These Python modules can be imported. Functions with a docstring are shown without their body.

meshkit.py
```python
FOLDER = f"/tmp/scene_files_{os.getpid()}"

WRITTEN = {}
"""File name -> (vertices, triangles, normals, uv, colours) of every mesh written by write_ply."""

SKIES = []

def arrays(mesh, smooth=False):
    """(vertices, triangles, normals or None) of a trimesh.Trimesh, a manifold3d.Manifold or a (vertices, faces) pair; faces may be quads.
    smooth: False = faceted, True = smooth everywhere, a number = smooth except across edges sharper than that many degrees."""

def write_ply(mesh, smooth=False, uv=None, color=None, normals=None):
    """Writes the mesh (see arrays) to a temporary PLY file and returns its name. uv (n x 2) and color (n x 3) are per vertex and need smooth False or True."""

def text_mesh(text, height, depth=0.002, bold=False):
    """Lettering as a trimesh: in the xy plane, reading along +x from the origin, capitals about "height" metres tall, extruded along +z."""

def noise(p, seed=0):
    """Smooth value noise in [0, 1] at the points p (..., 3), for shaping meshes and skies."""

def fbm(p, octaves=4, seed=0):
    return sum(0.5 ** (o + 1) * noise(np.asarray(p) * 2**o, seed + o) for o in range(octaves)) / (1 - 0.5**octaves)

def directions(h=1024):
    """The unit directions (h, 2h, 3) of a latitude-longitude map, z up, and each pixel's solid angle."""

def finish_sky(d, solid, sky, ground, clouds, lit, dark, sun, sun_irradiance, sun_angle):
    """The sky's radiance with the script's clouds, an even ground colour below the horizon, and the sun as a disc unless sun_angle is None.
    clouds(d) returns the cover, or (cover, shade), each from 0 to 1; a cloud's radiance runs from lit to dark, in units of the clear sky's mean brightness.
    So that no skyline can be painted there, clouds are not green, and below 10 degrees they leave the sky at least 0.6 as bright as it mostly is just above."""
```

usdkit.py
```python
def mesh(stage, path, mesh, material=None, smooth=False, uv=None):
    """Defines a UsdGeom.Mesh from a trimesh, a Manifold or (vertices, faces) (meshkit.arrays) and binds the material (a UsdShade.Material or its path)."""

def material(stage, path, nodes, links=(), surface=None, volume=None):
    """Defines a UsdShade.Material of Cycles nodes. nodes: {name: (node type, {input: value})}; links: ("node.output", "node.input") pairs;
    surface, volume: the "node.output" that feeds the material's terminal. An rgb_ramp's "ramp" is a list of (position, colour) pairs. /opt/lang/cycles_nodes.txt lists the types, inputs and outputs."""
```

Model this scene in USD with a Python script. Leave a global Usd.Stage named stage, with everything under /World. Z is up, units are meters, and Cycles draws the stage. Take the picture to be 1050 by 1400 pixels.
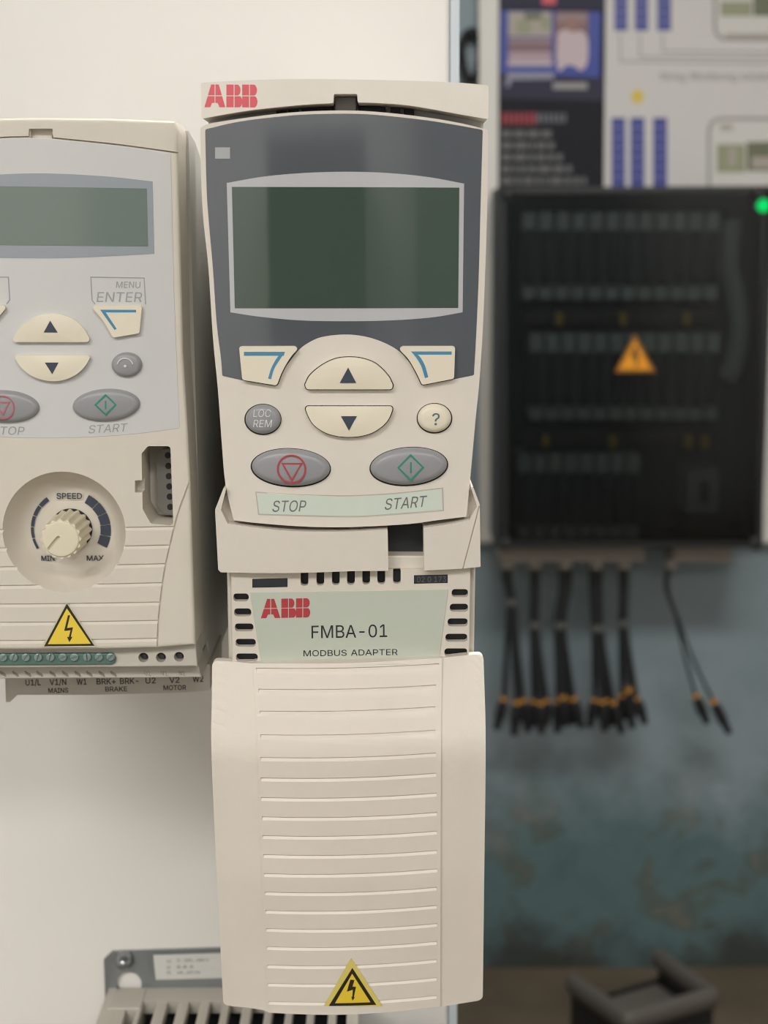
import math, random
import numpy as np, trimesh, manifold3d as m3, mapbox_earcut as earcut
from manifold3d import Manifold
from shapely.geometry import Polygon, Point, LineString, box as sbox
from shapely import affinity
from shapely.ops import unary_union
import usdkit, meshkit
from pxr import Usd, UsdGeom, UsdLux, Gf, Sdf, Vt

random.seed(7)
stage = Usd.Stage.CreateInMemory()
UsdGeom.SetStageUpAxis(stage, 'Z'); UsdGeom.SetStageMetersPerUnit(stage, 1.0)
UsdGeom.Xform.Define(stage, '/World'); UsdGeom.Scope.Define(stage, '/World/Looks')

# ------------------------------------------------------------------ camera
W, H, F = 1050, 1400, 2100.0
CH, TILT, ROLL = 1.40, math.radians(10.0), -0.006
FW = np.array([0, math.cos(TILT), -math.sin(TILT)])
UP0 = np.array([0, math.sin(TILT), math.cos(TILT)]); RT0 = np.array([1.0, 0, 0])
RT = RT0 * math.cos(ROLL) + UP0 * math.sin(ROLL)
UP = UP0 * math.cos(ROLL) - RT0 * math.sin(ROLL)
CAM = np.array([0, 0, CH])
EXPOSURE = 0.0
cam = UsdGeom.Camera.Define(stage, '/World/camera')
cam.CreateHorizontalApertureAttr(36.0); cam.CreateFocalLengthAttr(36.0 * F / W)
cam.CreateFStopAttr(27.0); cam.CreateFocusDistanceAttr(0.385)
cam.CreateClippingRangeAttr(Gf.Vec2f(0.02, 100)); cam.CreateExposureAttr(EXPOSURE)
mat = Gf.Matrix4d(*RT, 0, *UP, 0, *(-FW), 0, *CAM, 1)
UsdGeom.Xformable(cam).AddTransformOp().Set(mat)

# ------------------------------------------------------------------ lights
XL, XR, YB, YF, ZC = -2.2, 2.6, -2.6, 2.8, 2.8      # the room
LAMPS = [((-0.9, -1.55, 2.74), 1.3, 0.5, 21.3, 'long white ceiling lamp behind the viewer on the left'), ((0.8, -1.85, 2.74), 1.3, 0.5, 15.7, 'long white ceiling lamp behind the viewer on the right'),
         ((0.45, 0.8, 2.74), 1.3, 0.35, 33.0, 'long white ceiling lamp near the blue wall')]

def lin(c):
    c = np.asarray(c, float) / 255
    return tuple(np.where(c <= 0.04045, c / 12.92, ((c + 0.055) / 1.055) ** 2.4))

# ------------------------------------------------------------------ naming
_used = {}
def numbered(parent, name):
    k = (str(parent), name); n = _used.get(k, 0); _used[k] = n + 1
    return f'{parent}/{name}' + (f'_{n:03d}' if n else '')
_base = {}
def tag(prim, label=None, cat=None, group=None, kind=None):
    for k, x in (('label', label), ('category', cat), ('group', group), ('kind', kind)):
        if x: prim.SetCustomDataByKey(k, x)
    return prim
def thing(name, label, cat, loc=(0, 0, 0), group=None):
    path = numbered('/World', name)
    x = UsdGeom.Xform.Define(stage, path); x.AddTranslateOp().Set(Gf.Vec3d(*map(float, loc)))
    _base[path] = np.array(loc, float)
    tag(x.GetPrim(), label, cat, group)
    return path
def arr(mesh):
    if isinstance(mesh, Manifold):
        q = mesh.to_mesh(); return np.array(q.vert_properties[:, :3], float), np.array(q.tri_verts)
    if isinstance(mesh, (tuple, list)): return np.array(mesh[0], float), np.array(mesh[1])
    return np.array(mesh.vertices, float), np.array(mesh.faces)
def part(parent, name, mesh, material, smooth=35, label=None, tint=None):
    v, f = arr(mesh)
    path = numbered(parent, name)
    root = '/'.join(parent.split('/')[:3])
    v = v - _base.get(root, np.zeros(3))
    _base.setdefault(path, _base.get(root, np.zeros(3)))
    m = usdkit.mesh(stage, path, trimesh.Trimesh(v, f, process=False), material, smooth=False if tint is not None else smooth)
    if tint is not None:
        UsdGeom.PrimvarsAPI(m).CreatePrimvar('tint', Sdf.ValueTypeNames.Color3fArray, 'vertex').Set(Vt.Vec3fArray.FromNumpy(np.asarray(tint, np.float32)))
    tag(m.GetPrim(), label)
    return path
def solo(name, mesh, material, label, cat=None, group=None, kind=None, smooth=35):
    p = part('/World', name, mesh, material, smooth)
    tag(stage.GetPrimAtPath(p), label, cat, group, kind)
    return p
def copy_thing(src, loc, label):
    name = src.split('/')[2]
    path = numbered('/World', name)
    x = UsdGeom.Xform.Define(stage, path)
    pr = x.GetPrim(); pr.GetReferences().AddInternalReference(src)
    pr.GetAttribute('xformOp:translate').Set(Gf.Vec3d(*map(float, loc)))
    pr.SetInstanceable(True)
    pr.SetCustomDataByKey('label', label)
    return path

# ------------------------------------------------------------------ geometry kit
def ray(px, py):
    px, py = np.asarray(px, float), np.asarray(py, float)
    return FW + ((px - W / 2) / F)[..., None] * RT - ((py - H / 2) / F)[..., None] * UP
class Sheet:
    """An upright surface facing the viewer at y = Y, swollen by wf(u, v); u = x, v = z, w = towards the viewer."""
    def __init__(s, Y, wf=None): s.Y, s.wf = Y, wf or (lambda u, v: 0 * u)
    def uv(s, pts, w=0.0):
        pts = np.asarray(pts, float).reshape(-1, 2); d = ray(pts[:, 0], pts[:, 1]); y = np.full(len(pts), s.Y - w)
        for _ in range(6):
            p = CAM + d * (y / d[:, 1])[:, None]
            y = s.Y - w - s.wf(p[:, 0], p[:, 2])
        p = CAM + d * (y / d[:, 1])[:, None]
        return p[:, [0, 2]]
    def world(s, V):
        V = np.asarray(V, float)
        return np.stack([V[:, 0], s.Y - V[:, 2] - s.wf(V[:, 0], V[:, 1]), V[:, 1]], 1)
    def px(s, at, w=0):   # metres per pixel about there
        a, b = s.uv([at, (at[0] + 1, at[1])], w); return float(b[0] - a[0])
def spl(pts, n=8):
    """Smooth open curve through the points."""
    p = np.asarray(pts, float); q = np.vstack([2 * p[0] - p[1], p, 2 * p[-1] - p[-2]]); out = []
    for i in range(1, len(q) - 2):
        for t in np.linspace(0, 1, n, endpoint=False):
            a, b, c, d = q[i - 1], q[i], q[i + 1], q[i + 2]
            out.append(0.5 * (2 * b + (c - a) * t + (2 * a - 5 * b + 4 * c - d) * t * t + (3 * b - a - 3 * c + d) * t ** 3))
    return np.vstack(out + [p[-1]]).tolist()
def ell(c, rx, ry, tilt=0, n=56):
    t = np.linspace(0, 2 * np.pi, n, endpoint=False); x, y = rx * np.cos(t), ry * np.sin(t); k = math.radians(tilt)
    return np.stack([c[0] + x * math.cos(k) - y * math.sin(k), c[1] + x * math.sin(k) + y * math.cos(k)], 1).tolist()
def rect(x0, y0, x1, y1): return [(x0, y0), (x1, y0), (x1, y1), (x0, y1)]
def poly(sheet, pts, w=0.0, r=0.0):
    p = Polygon(sheet.uv(pts, w)).buffer(0)
    if p.geom_type != 'Polygon': p = max(p.geoms, key=lambda g: g.area)
    if r: p = p.buffer(-r, quad_segs=5).buffer(2 * r, quad_segs=5).buffer(-r, quad_segs=5)
    if p.geom_type != 'Polygon': p = max(p.geoms, key=lambda g: g.area)
    return p
def ring(p, tol=1e-5):
    q = np.array(p.exterior.coords)[:-1]
    keep = np.linalg.norm(q - np.roll(q, 1, 0), axis=1) > tol
    q = q[keep]
    x, y = q.T
    if (x * np.roll(y, -1) - y * np.roll(x, -1)).sum() < 0: q = q[::-1]
    return q
def solid(p, w0, w1, bevel=0.0, segs=3):
    """A plate from w0 (back) to w1 (front), front edge rounded, in the (u, v, w) space of a sheet."""
    q = ring(p); n = len(q)
    e = np.roll(q, -1, 0) - q; e /= np.maximum(np.linalg.norm(e, axis=1, keepdims=True), 1e-12)
    nr = np.stack([-e[:, 1], e[:, 0]], 1); a = np.roll(nr, 1, 0)
    mi = a + nr; L = (mi * nr).sum(1); mi = mi / np.maximum(L, 0.55)[:, None]
    lv = [(0.0, w0), (0.0, w1)] if not bevel else [(0.0, w0)] + [(bevel * (1 - math.cos(t)), w1 - bevel * (1 - math.sin(t))) for t in np.linspace(0, math.pi / 2, segs + 1)]
    V = np.vstack([np.hstack([q + mi * o, np.full((n, 1), w)]) for o, w in lv]); k = len(lv); F_ = []
    i = np.arange(n); j = (i + 1) % n
    for r in range(k - 1):
        a_, b_, c_, d_ = r * n + i, r * n + j, (r + 1) * n + j, (r + 1) * n + i
        F_ += [np.stack([a_, b_, c_], 1), np.stack([a_, c_, d_], 1)]
    def cap(off):
        return earcut.triangulate_float64(np.ascontiguousarray(V[off:off + n, :2]), np.array([n], np.uint32)).reshape(-1, 3).astype(int) + off
    top, bot = cap((k - 1) * n), cap(0)
    F_ += [top, bot[:, ::-1]]
    Fc = np.vstack(F_)
    mm = Manifold(m3.Mesh(V.astype(np.float32), Fc.astype(np.uint32)))
    if mm.status() != m3.Error.NoError or mm.is_empty():
        mm = Manifold.extrude(m3.CrossSection([q.tolist()]), w1 - w0).translate((0, 0, w0))
    return mm
def groove(p0, p1, w, d=0.0006, up=0.0002, low=0.00085):
    """Cutter for a moulded groove: a steep upper flank and a sloping lower one."""
    pts = [(p[0], p[1] + dv, w + dw) for p in (p0, p1) for dv, dw in ((up, .0005), (up, -d), (-.00015, -d), (-low - .0007, .0005))]
    return Manifold.hull_points(np.array(pts, np.float32))
def put(sheet, man, fine=0.0025, dome=0.0):
    """Bring a (u, v, w) solid into the world."""
    if fine: man = man.refine_to_length(fine)
    v, f = arr(man)
    if dome:
        lo, hi = v.min(0), v.max(0); c = (lo + hi) / 2; h = (hi - lo) / 2
        s = np.clip(1 - ((v[:, 0] - c[0]) / h[0]) ** 2, 0, 1) * np.clip(1 - ((v[:, 1] - c[1]) / h[1]) ** 2, 0, 1)
        v[:, 2] += dome * s * (v[:, 2] - lo[2]) / (hi[2] - lo[2])
    v = sheet.world(v)
    return v, f[:, ::-1]
def plate(sheet, pts, w0, w1, bevel=0.0, r=0.0, fine=0.0025, dome=0.0):
    return put(sheet, solid(poly(sheet, pts, w1, r), w0, w1, bevel), fine, dome)
def join(ms):
    V, F_, o = [], [], 0
    for m in ms:
        v, f = arr(m); V.append(v); F_.append(f + o); o += len(v)
    return np.vstack(V), np.vstack(F_)
def flat(sheet, shape, w, t=0.00006):
    """Print: a shapely shape in (u, v) as a very thin layer on the sheet."""
    ms = []
    for g in getattr(shape, 'geoms', [shape]):
        if g.is_empty or g.area < 1e-10: continue
        m = trimesh.creation.extrude_polygon(g, t, engine='earcut'); v = np.array(m.vertices); v[:, 2] += w
        if len(v) < 60 and max(np.ptp(v[:, 0]), np.ptp(v[:, 1])) > 0.006:
            m = trimesh.Trimesh(v, m.faces).subdivide_to_size(0.003); v = np.array(m.vertices)
        ms.append((sheet.world(v), np.array(m.faces)[:, ::-1]))
    return join(ms)
def text(sheet, s, a, b, cap, w=0.0, italic=0.0, bold=False, t=0.00006):
    """Lettering on the sheet from pixel a to pixel b (baseline ends), capitals cap pixels high."""
    m = meshkit.text_mesh(s, 1.0, 0.01, bold); v = np.array(m.vertices)
    v[:, 0] += italic * v[:, 1]
    lo, hi = v[:, 0].min(), v[:, 0].max()
    A, B = sheet.uv([a, b], w); c = cap * sheet.px(a, w)
    x = (v[:, 0] - lo) / (hi - lo)
    d = B - A
    up = np.array([0.0, 1.0])
    uv = A + x[:, None] * d + v[:, 1:2] * c * up
    V = np.hstack([uv, (w + (v[:, 2:3] / 0.01) * t)])
    return sheet.world(V), np.array(m.faces)[:, ::-1]
def line(sheet, pts, wpx, w):
    return LineString(sheet.uv(pts, w)).buffer(wpx * sheet.px(pts[0], w) / 2, cap_style=2, join_style=2)
def box(x0, x1, y0, y1, z0, z1, r=0.0):
    if r:
        c = [(x, y, z) for x in (x0 + r, x1 - r) for y in (y0 + r, y1 - r) for z in (z0 + r, z1 - r)]
        return Manifold.batch_hull([Manifold.sphere(r, 12).translate(p) for p in c])
    return Manifold.cube((x1 - x0, y1 - y0, z1 - z0)).translate((x0, y0, z0))
def tube(pts, r, n=10, per=6):
    p = np.asarray(pts, float)
    if len(p) > 2: p = np.array(spl(p, per))
    r = np.broadcast_to(r, len(p)) if np.ndim(r) == 0 else np.interp(np.linspace(0, 1, len(p)), np.linspace(0, 1, len(r)), r)
    t = np.gradient(p, axis=0); t /= np.linalg.norm(t, axis=1, keepdims=True)
    ref = np.array([0, 1.0, 0]) if abs(t[0, 1]) < 0.9 else np.array([1.0, 0, 0])
    V = []; a = np.linspace(0, 2 * np.pi, n, endpoint=False)
    for c, d, q in zip(p, t, r):
        e = np.cross(d, ref); e /= np.linalg.norm(e); g = np.cross(d, e)
        V.append(c + q * (np.cos(a)[:, None] * e + np.sin(a)[:, None] * g)); 
    V = np.vstack(V + [p[:1], p[-1:]]); k = len(p); i = np.arange(n); j = (i + 1) % n; F_ = []
    for s in range(k - 1):
        F_ += [np.stack([s * n + i, s * n + j, (s + 1) * n + j], 1), np.stack([s * n + i, (s + 1) * n + j, (s + 1) * n + i], 1)]
    F_ += [np.stack([j, i, np.full(n, k * n)], 1), np.stack([(k - 1) * n + i, (k - 1) * n + j, np.full(n, k * n + 1)], 1)]
    return V, np.vstack(F_)
def lathe(sheet, centre_uv, prof, n=64, flutes=0, depth=0.0):
    """prof: (radius, w) from axis outwards; axis along w."""
    a = np.linspace(0, 2 * np.pi, n, endpoint=False); V, F_ = [], []
    for r, w in prof:
        rr = r * (1 + (depth * (np.cos(a * flutes)) if flutes else 0))
        V.append(np.stack([centre_uv[0] + rr * np.cos(a), centre_uv[1] + rr * np.sin(a), np.full(n, w)], 1))
    V = np.vstack(V); i = np.arange(n); j = (i + 1) % n
    for s in range(len(prof) - 1):
        F_ += [np.stack([s * n + i, (s + 1) * n + j, s * n + j], 1), np.stack([s * n + i, (s + 1) * n + i, (s + 1) * n + j], 1)]
    return sheet.world(V), np.vstack(F_)

# ------------------------------------------------------------------ materials
_mats = {}
def plastic(name, rgb, rough=0.45, grain=0.0, gscale=2500, spec=0.5, vary=0.0, metal=0.0, vscale=40):
    if name in _mats: return _mats[name]
    nodes = {'g': ('geometry', {}), 'p': ('principled_bsdf', {'base_color': lin(rgb), 'roughness': rough, 'specular_ior_level': spec, 'metallic': metal})}
    links = []
    if grain:
        nodes['n'] = ('noise_texture', {'scale': gscale, 'detail': 2.0})
        nodes['b'] = ('bump', {'strength': grain, 'distance': 0.0002})
        links += [('g.position', 'n.vector'), ('n.fac', 'b.height'), ('b.normal', 'p.normal')]
    if vary:
        c = np.array(lin(rgb))
        nodes['v'] = ('noise_texture', {'scale': vscale, 'detail': 5.0, 'roughness': 0.6})
        nodes['r'] = ('rgb_ramp', {'ramp': [(0.3, tuple(c * (1 - vary))), (0.7, tuple(np.minimum(c * (1 + vary), 1)))]})
        links += [('g.position', 'v.vector'), ('v.fac', 'r.fac'), ('r.color', 'p.base_color')]
    _mats[name] = usdkit.material(stage, f'/World/Looks/{name}', nodes, links, surface='p.BSDF')
    return _mats[name]
IVORY = plastic('ivory_plastic', (223, 215, 203), 0.42, 0.12, vary=0.02)
IVORY2 = plastic('grey_ivory_plastic', (216, 208, 194), 0.45, 0.12, vary=0.02)
WHITEP = plastic('white_cover_plastic', (226, 217, 204), 0.48, 0.12, vary=0.02)
KEYC = plastic('cream_key', (231, 222, 200), 0.35)
KEYG = plastic('grey_key', (150, 150, 152), 0.35, 0.1)
FASCIA = plastic('slate_fascia', (88, 92, 97), 0.07, spec=0.85)
FRAME = plastic('silver_print', (190, 190, 192), 0.12)
LCD = plastic('green_lcd', (66, 81, 71), 0.04, spec=0.9)
LCD2 = plastic('pale_lcd', (119, 131, 124), 0.1)
FRAME2 = plastic('blue_grey_print', (156, 162, 168), 0.2)
MEMB = plastic('pale_membrane', (209, 208, 206), 0.2)
DARK = plastic('dark_slot', (38, 42, 44), 0.5)
GAP = plastic('black_gap', (40, 38, 36), 0.7)
INK = plastic('black_ink', (42, 44, 48), 0.5)
INK2 = plastic('slate_ink', (58, 66, 80), 0.5)
GREYINK = plastic('grey_ink', (112, 112, 112), 0.5)
PALEINK = plastic('pale_ink', (216, 216, 216), 0.5)
LGREYINK = plastic('light_grey_ink', (158, 159, 161), 0.5)
RED = plastic('red_print', (212, 72, 84), 0.4)
RED2 = plastic('dark_red_print', (178, 60, 66), 0.5)
GREEN = plastic('green_print', (42, 140, 118), 0.5)
BLUE = plastic('blue_print', (76, 138, 172), 0.4)
STRIP = plastic('pale_green_strip', (208, 217, 204), 0.3)
LABELP = plastic('grey_green_label', (192, 197, 183), 0.3)
TINT = usdkit.material(stage, '/World/Looks/printed_sticker', {'a': ('attribute', {'attribute': 'tint'}), 'p': ('principled_bsdf', {'roughness': 0.4})}, [('a.color', 'p.base_color')], surface='p.BSDF')
GTERM = plastic('green_terminal', (86, 116, 105), 0.45)
STEEL = plastic('screw_steel', (150, 172, 168), 0.35, metal=0.6)
ZINC = plastic('zinc_plate', (150, 154, 156), 0.38, metal=0.7, vary=0.05)
CREAMK = plastic('cream_knob', (225, 216, 190), 0.45, 0.1)
GREYL = plastic('drive_grey_plastic', (196, 190, 178), 0.5, 0.1, vary=0.02)
BLACK = plastic('black_rubber', (30, 31, 33), 0.55)
ORANGE = plastic('amber_ring', (196, 140, 60), 0.5)

# ------------------------------------------------------------------ room
BOARD_Y = 0.532
WALL = Sheet(YF)
zw = lambda py: float(WALL.uv([(850, py)])[0, 1])
def wall_material():
    z0, z1 = zw(1160), zw(1030)
    base = zw(1330)
    n = {'g': ('geometry', {}), 's': ('separate_xyz', {}),
         'n1': ('noise_texture', {'scale': 5.0, 'detail': 6.0, 'roughness': 0.65}), 'n2': ('noise_texture', {'scale': 22.0, 'detail': 5.0, 'roughness': 0.7}),
         'n3': ('noise_texture', {'scale': 7.0, 'detail': 10.0, 'roughness': 0.72, 'distortion': 0.6}),
         'off': ('math', {'math_type': 'multiply_add', 'value2': 0.5, 'value3': -0.25}), 'zz': ('math', {'math_type': 'add'}),
         'm': ('map_range', {'from_min': z0, 'from_max': z1, 'to_min': 0.0, 'to_max': 1.0, 'clamp': True}),
         'up': ('rgb_ramp', {'ramp': [(0.35, lin((126, 142, 147))), (0.65, lin((142, 155, 161)))]}),
         'lo': ('rgb_ramp', {'ramp': [(0.28, lin((62, 84, 86))), (0.40, lin((86, 110, 113))), (0.50, lin((92, 117, 119))), (0.57, lin((84, 96, 92))), (0.63, lin((112, 112, 102))), (0.70, lin((78, 74, 66)))]}),
         'mx': ('mix', {}),
         'dm': ('map_range', {'from_min': base, 'from_max': base + 0.13, 'to_min': 1.0, 'to_max': 0.0, 'clamp': True}),
         'dd': ('math', {'math_type': 'multiply', 'value2': 0.85}),
         'mx2': ('mix', {'color2': lin((52, 49, 44))}),
         'p': ('principled_bsdf', {'roughness': 0.55}), 'b': ('bump', {'strength': 0.25, 'distance': 0.01})}
    l = [('g.position', 's.vector'), ('g.position', 'n1.vector'), ('g.position', 'n2.vector'), ('g.position', 'n3.vector'), ('n1.fac', 'off.value1'), ('off.value', 'zz.value1'), ('s.z', 'zz.value2'),
         ('zz.value', 'm.value'), ('n1.fac', 'up.fac'), ('n3.fac', 'lo.fac'), ('m.result', 'mx.fac'), ('lo.color', 'mx.color1'), ('up.color', 'mx.color2'),
         ('zz.value', 'dm.value'), ('dm.result', 'dd.value1'), ('dd.value', 'mx2.fac'), ('mx.color', 'mx2.color1'), ('mx2.color', 'p.base_color'), ('n3.fac', 'b.height'), ('b.normal', 'p.normal')]
    return usdkit.material(stage, '/World/Looks/peeling_blue_paint', n, l, surface='p.BSDF')
PAINT = wall_material()
CONC = plastic('concrete_floor', (96, 86, 72), 0.8, spec=0.2, vary=0.25, vscale=4)
REARP = plastic('rear_wall_paint', (226, 225, 222), 0.7)
SIDEP = plastic('side_wall_paint', (228, 226, 221), 0.7)
CEILP = plastic('ceiling_paint', (225, 223, 218), 0.8)
T = 0.1
solo('floor', box(XL, XR, YB, YF, -T, 0), CONC, 'bare brown concrete floor of the workshop', kind='structure', smooth=False)
solo('wall_back', box(XL - T, XR + T, YF, YF + T, -T, ZC + T), PAINT, 'blue painted wall with peeling paint near the floor', kind='structure', smooth=False)
solo('wall_front', box(XL - T, XR + T, YB - T, YB, -T, ZC + T), REARP, 'plain grey wall behind the viewer', kind='structure', smooth=False)
solo('wall_left', box(XL - T, XL, YB, YF, -T, ZC + T), SIDEP, 'plain light wall on the left of the room', kind='structure', smooth=False)
solo('wall_right', box(XR, XR + T, YB, YF, -T, ZC + T), SIDEP, 'plain light wall on the right of the room', kind='structure', smooth=False)
solo('ceiling', box(XL, XR, YB, YF, ZC, ZC + T), CEILP, 'plain white ceiling', kind='structure', smooth=False)
for k, (c, lx, ly, inten, lab_) in enumerate(LAMPS):
    t = thing('ceiling_lamp', lab_, 'lamp', c)
    part(t, 'lamp_housing', box(c[0] - lx / 2 - .02, c[0] + lx / 2 + .02, c[1] - ly / 2 - .02, c[1] + ly / 2 + .02, c[2] + .005, ZC), CEILP, False)
    L = UsdLux.RectLight.Define(stage, t + '/lamp_light'); L.CreateWidthAttr(lx); L.CreateHeightAttr(ly); L.CreateIntensityAttr(inten); L.CreateColorAttr(Gf.Vec3f(1.0, 0.984, 0.962))
# behind the viewer, seen only as reflections in the glossy displays
solo('metal_cabinet', box(-0.45, 0.03, YB + .03, YB + 0.43, 0, 1.60, 0.01), plastic('dark_cabinet', (44, 50, 52), 0.4), 'low dark metal cabinet against the wall behind the viewer', 'cabinet')
solo('metal_cabinet', box(0.32, 1.2, YB + .03, YB + 0.43, 0, 2.0, 0.01), plastic('grey_cabinet', (128, 134, 138), 0.4), 'tall grey metal cabinet against the wall behind the viewer', 'cabinet')

# ------------------------------------------------------------------ white display board
BS = Sheet(BOARD_Y)
bx1 = float(BS.uv([(628, 60)])[0, 0])
BOARDM = plastic('white_board', (236, 232, 226), 0.38, 0.05, gscale=400)
bt = thing('display_board', 'large glossy white board carrying the three white and grey drives', 'board', (-0.5, BOARD_Y, 0))
part(bt, 'panel', box(-1.2, bx1 - 0.003, BOARD_Y, BOARD_Y + 0.018, 0, 2.0, 0.002), BOARDM)
part(bt, 'edge_strip', box(bx1 - 0.003, bx1, BOARD_Y - 0.0005, BOARD_Y + 0.0185, 0, 2.0), plastic('edge_strip', (206, 216, 222), 0.3), False)

# ------------------------------------------------------------------ helpers for devices
def logo_shape(sheet, x0, y0, x1, y1, slope, w):
    P_ = Polygon
    A = P_([(0, 0), (.127, 1), (.27, 1), (.395, 0), (.285, 0), (.25, .19), (.145, .19), (.11, 0)])
    def B(x, u, lw):
        up = sbox(x, .5, u - .05, 1).union(affinity.scale(Point(u - .05, .755).buffer(1), .065, .245, origin=(u - .05, .755)))
        lo = sbox(x, 0, lw - .05, .5).union(affinity.scale(Point(lw - .05, .25).buffer(1), .065, .25, origin=(lw - .05, .25)))
        return up.union(lo)
    s = unary_union([A, B(.415, .665, .70), B(.712, .975, .985)])
    cuts = unary_union([sbox(-1, .485, 2, .525)] + [sbox(x - .008, -1, x + .008, 2) for x in (.2, .56, .85)])
    s = s.difference(cuts)
    a, b, c = sheet.uv([(x0, y1), (x1, y1 + slope), (x0, y0)], w)
    return affinity.affine_transform(s, [b[0] - a[0], c[0] - a[0], b[1] - a[1], c[1] - a[1], a[0], a[1]])
def sticker(sheet, parent, outer, border, inner, bolt, w, yellow=(236, 204, 64), rim=(222, 205, 110)):
    cols, ms = [], []
    O, Bo, I = (Polygon(sheet.uv(q, w)) for q in (outer, border, inner))
    bp = Polygon(sheet.uv(bolt, w))
    for shp, col, ww in ((O.difference(Bo), rim, w), (Bo.difference(I), (44, 40, 30), w), (I.difference(bp), yellow, w), (bp, (44, 40, 30), w)):
        m = flat(sheet, shp, ww, 0.00012); ms.append(m); cols.append(np.tile(lin(col), (len(m[0]), 1)))
    return part(parent, 'warning_sticker', join(ms), TINT, tint=np.vstack(cols), label='yellow triangle sticker with a black lightning bolt')
def bolt_in(cx, y0, y1, wd):
    h = y1 - y0; q = [(-.10, 0), (.28, .02), (.10, .33), (.42, .34), (.22, .83), (.34, .81), (.10, 1), (-.02, .78), (.08, .82), (.12, .48), (-.42, .57)]
    return [(cx + x * wd, y0 + y * h) for x, y in q]
def key(parent, sheet, name, pts, w1, material, bevel=0.0009, r=0.0006, dome=0.0004, gap=1.4, label=None):
    """A key with the dark groove around it."""
    p = poly(sheet, pts, 0.0, r)
    part(parent, 'key_gap', put(sheet, solid(p.buffer(gap * sheet.px(pts[0])), -0.0002, 0.00005)), GAP)
    q = poly(sheet, pts, w1 * 0.6, r)
    return part(parent, name, put(sheet, solid(q, 0.0, w1, min(bevel, w1 * .9), 4), 0.0015, dome), material, label=label)
def outline_circle(sheet, c, r, wpx, w):
    p = Point(*sheet.uv([c], w)[0]); k = sheet.px(c, w)
    return p.buffer(r * k).difference(p.buffer((r - wpx) * k))
def frame_poly(sheet, pts, wpx, w):
    p = Polygon(sheet.uv(pts, w)); return p.difference(p.buffer(-wpx * sheet.px(pts[0], w), join_style=2))

# ================================================================== MAIN DRIVE
Y0 = 0.375
UC = float(Sheet(Y0).uv([(473, 400)])[0, 0])
KS = Sheet(Y0, lambda u, v: 0.0015 * (1 - ((u - UC) / 0.035) ** 2))
base = (UC, Y0, float(Sheet(Y0).uv([(478, 1385)])[0, 1]))
drive = thing('frequency_drive', 'tall ivory motor drive in the middle, with ribbed lower cover and grey keypad', 'motor drive', base)
FS = Sheet(Y0)
# body behind everything
body = solid(poly(FS, [(316, 122), (634, 126), (640, 600), (640, 1360), (322, 1360), (306, 600)], -0.009, 0.002), -(BOARD_Y - Y0), -0.009, 0.001)
SIDEG = plastic('shell_grey', (208, 206, 199), 0.5, 0.1)
body = body + solid(poly(FS, [(283, 121), (662, 125), (660, 240), (286, 240)], -0.009, 0.002), -.05, -0.009, 0.001)
part(drive, 'body', put(FS, body, 0), SIDEG)
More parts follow.
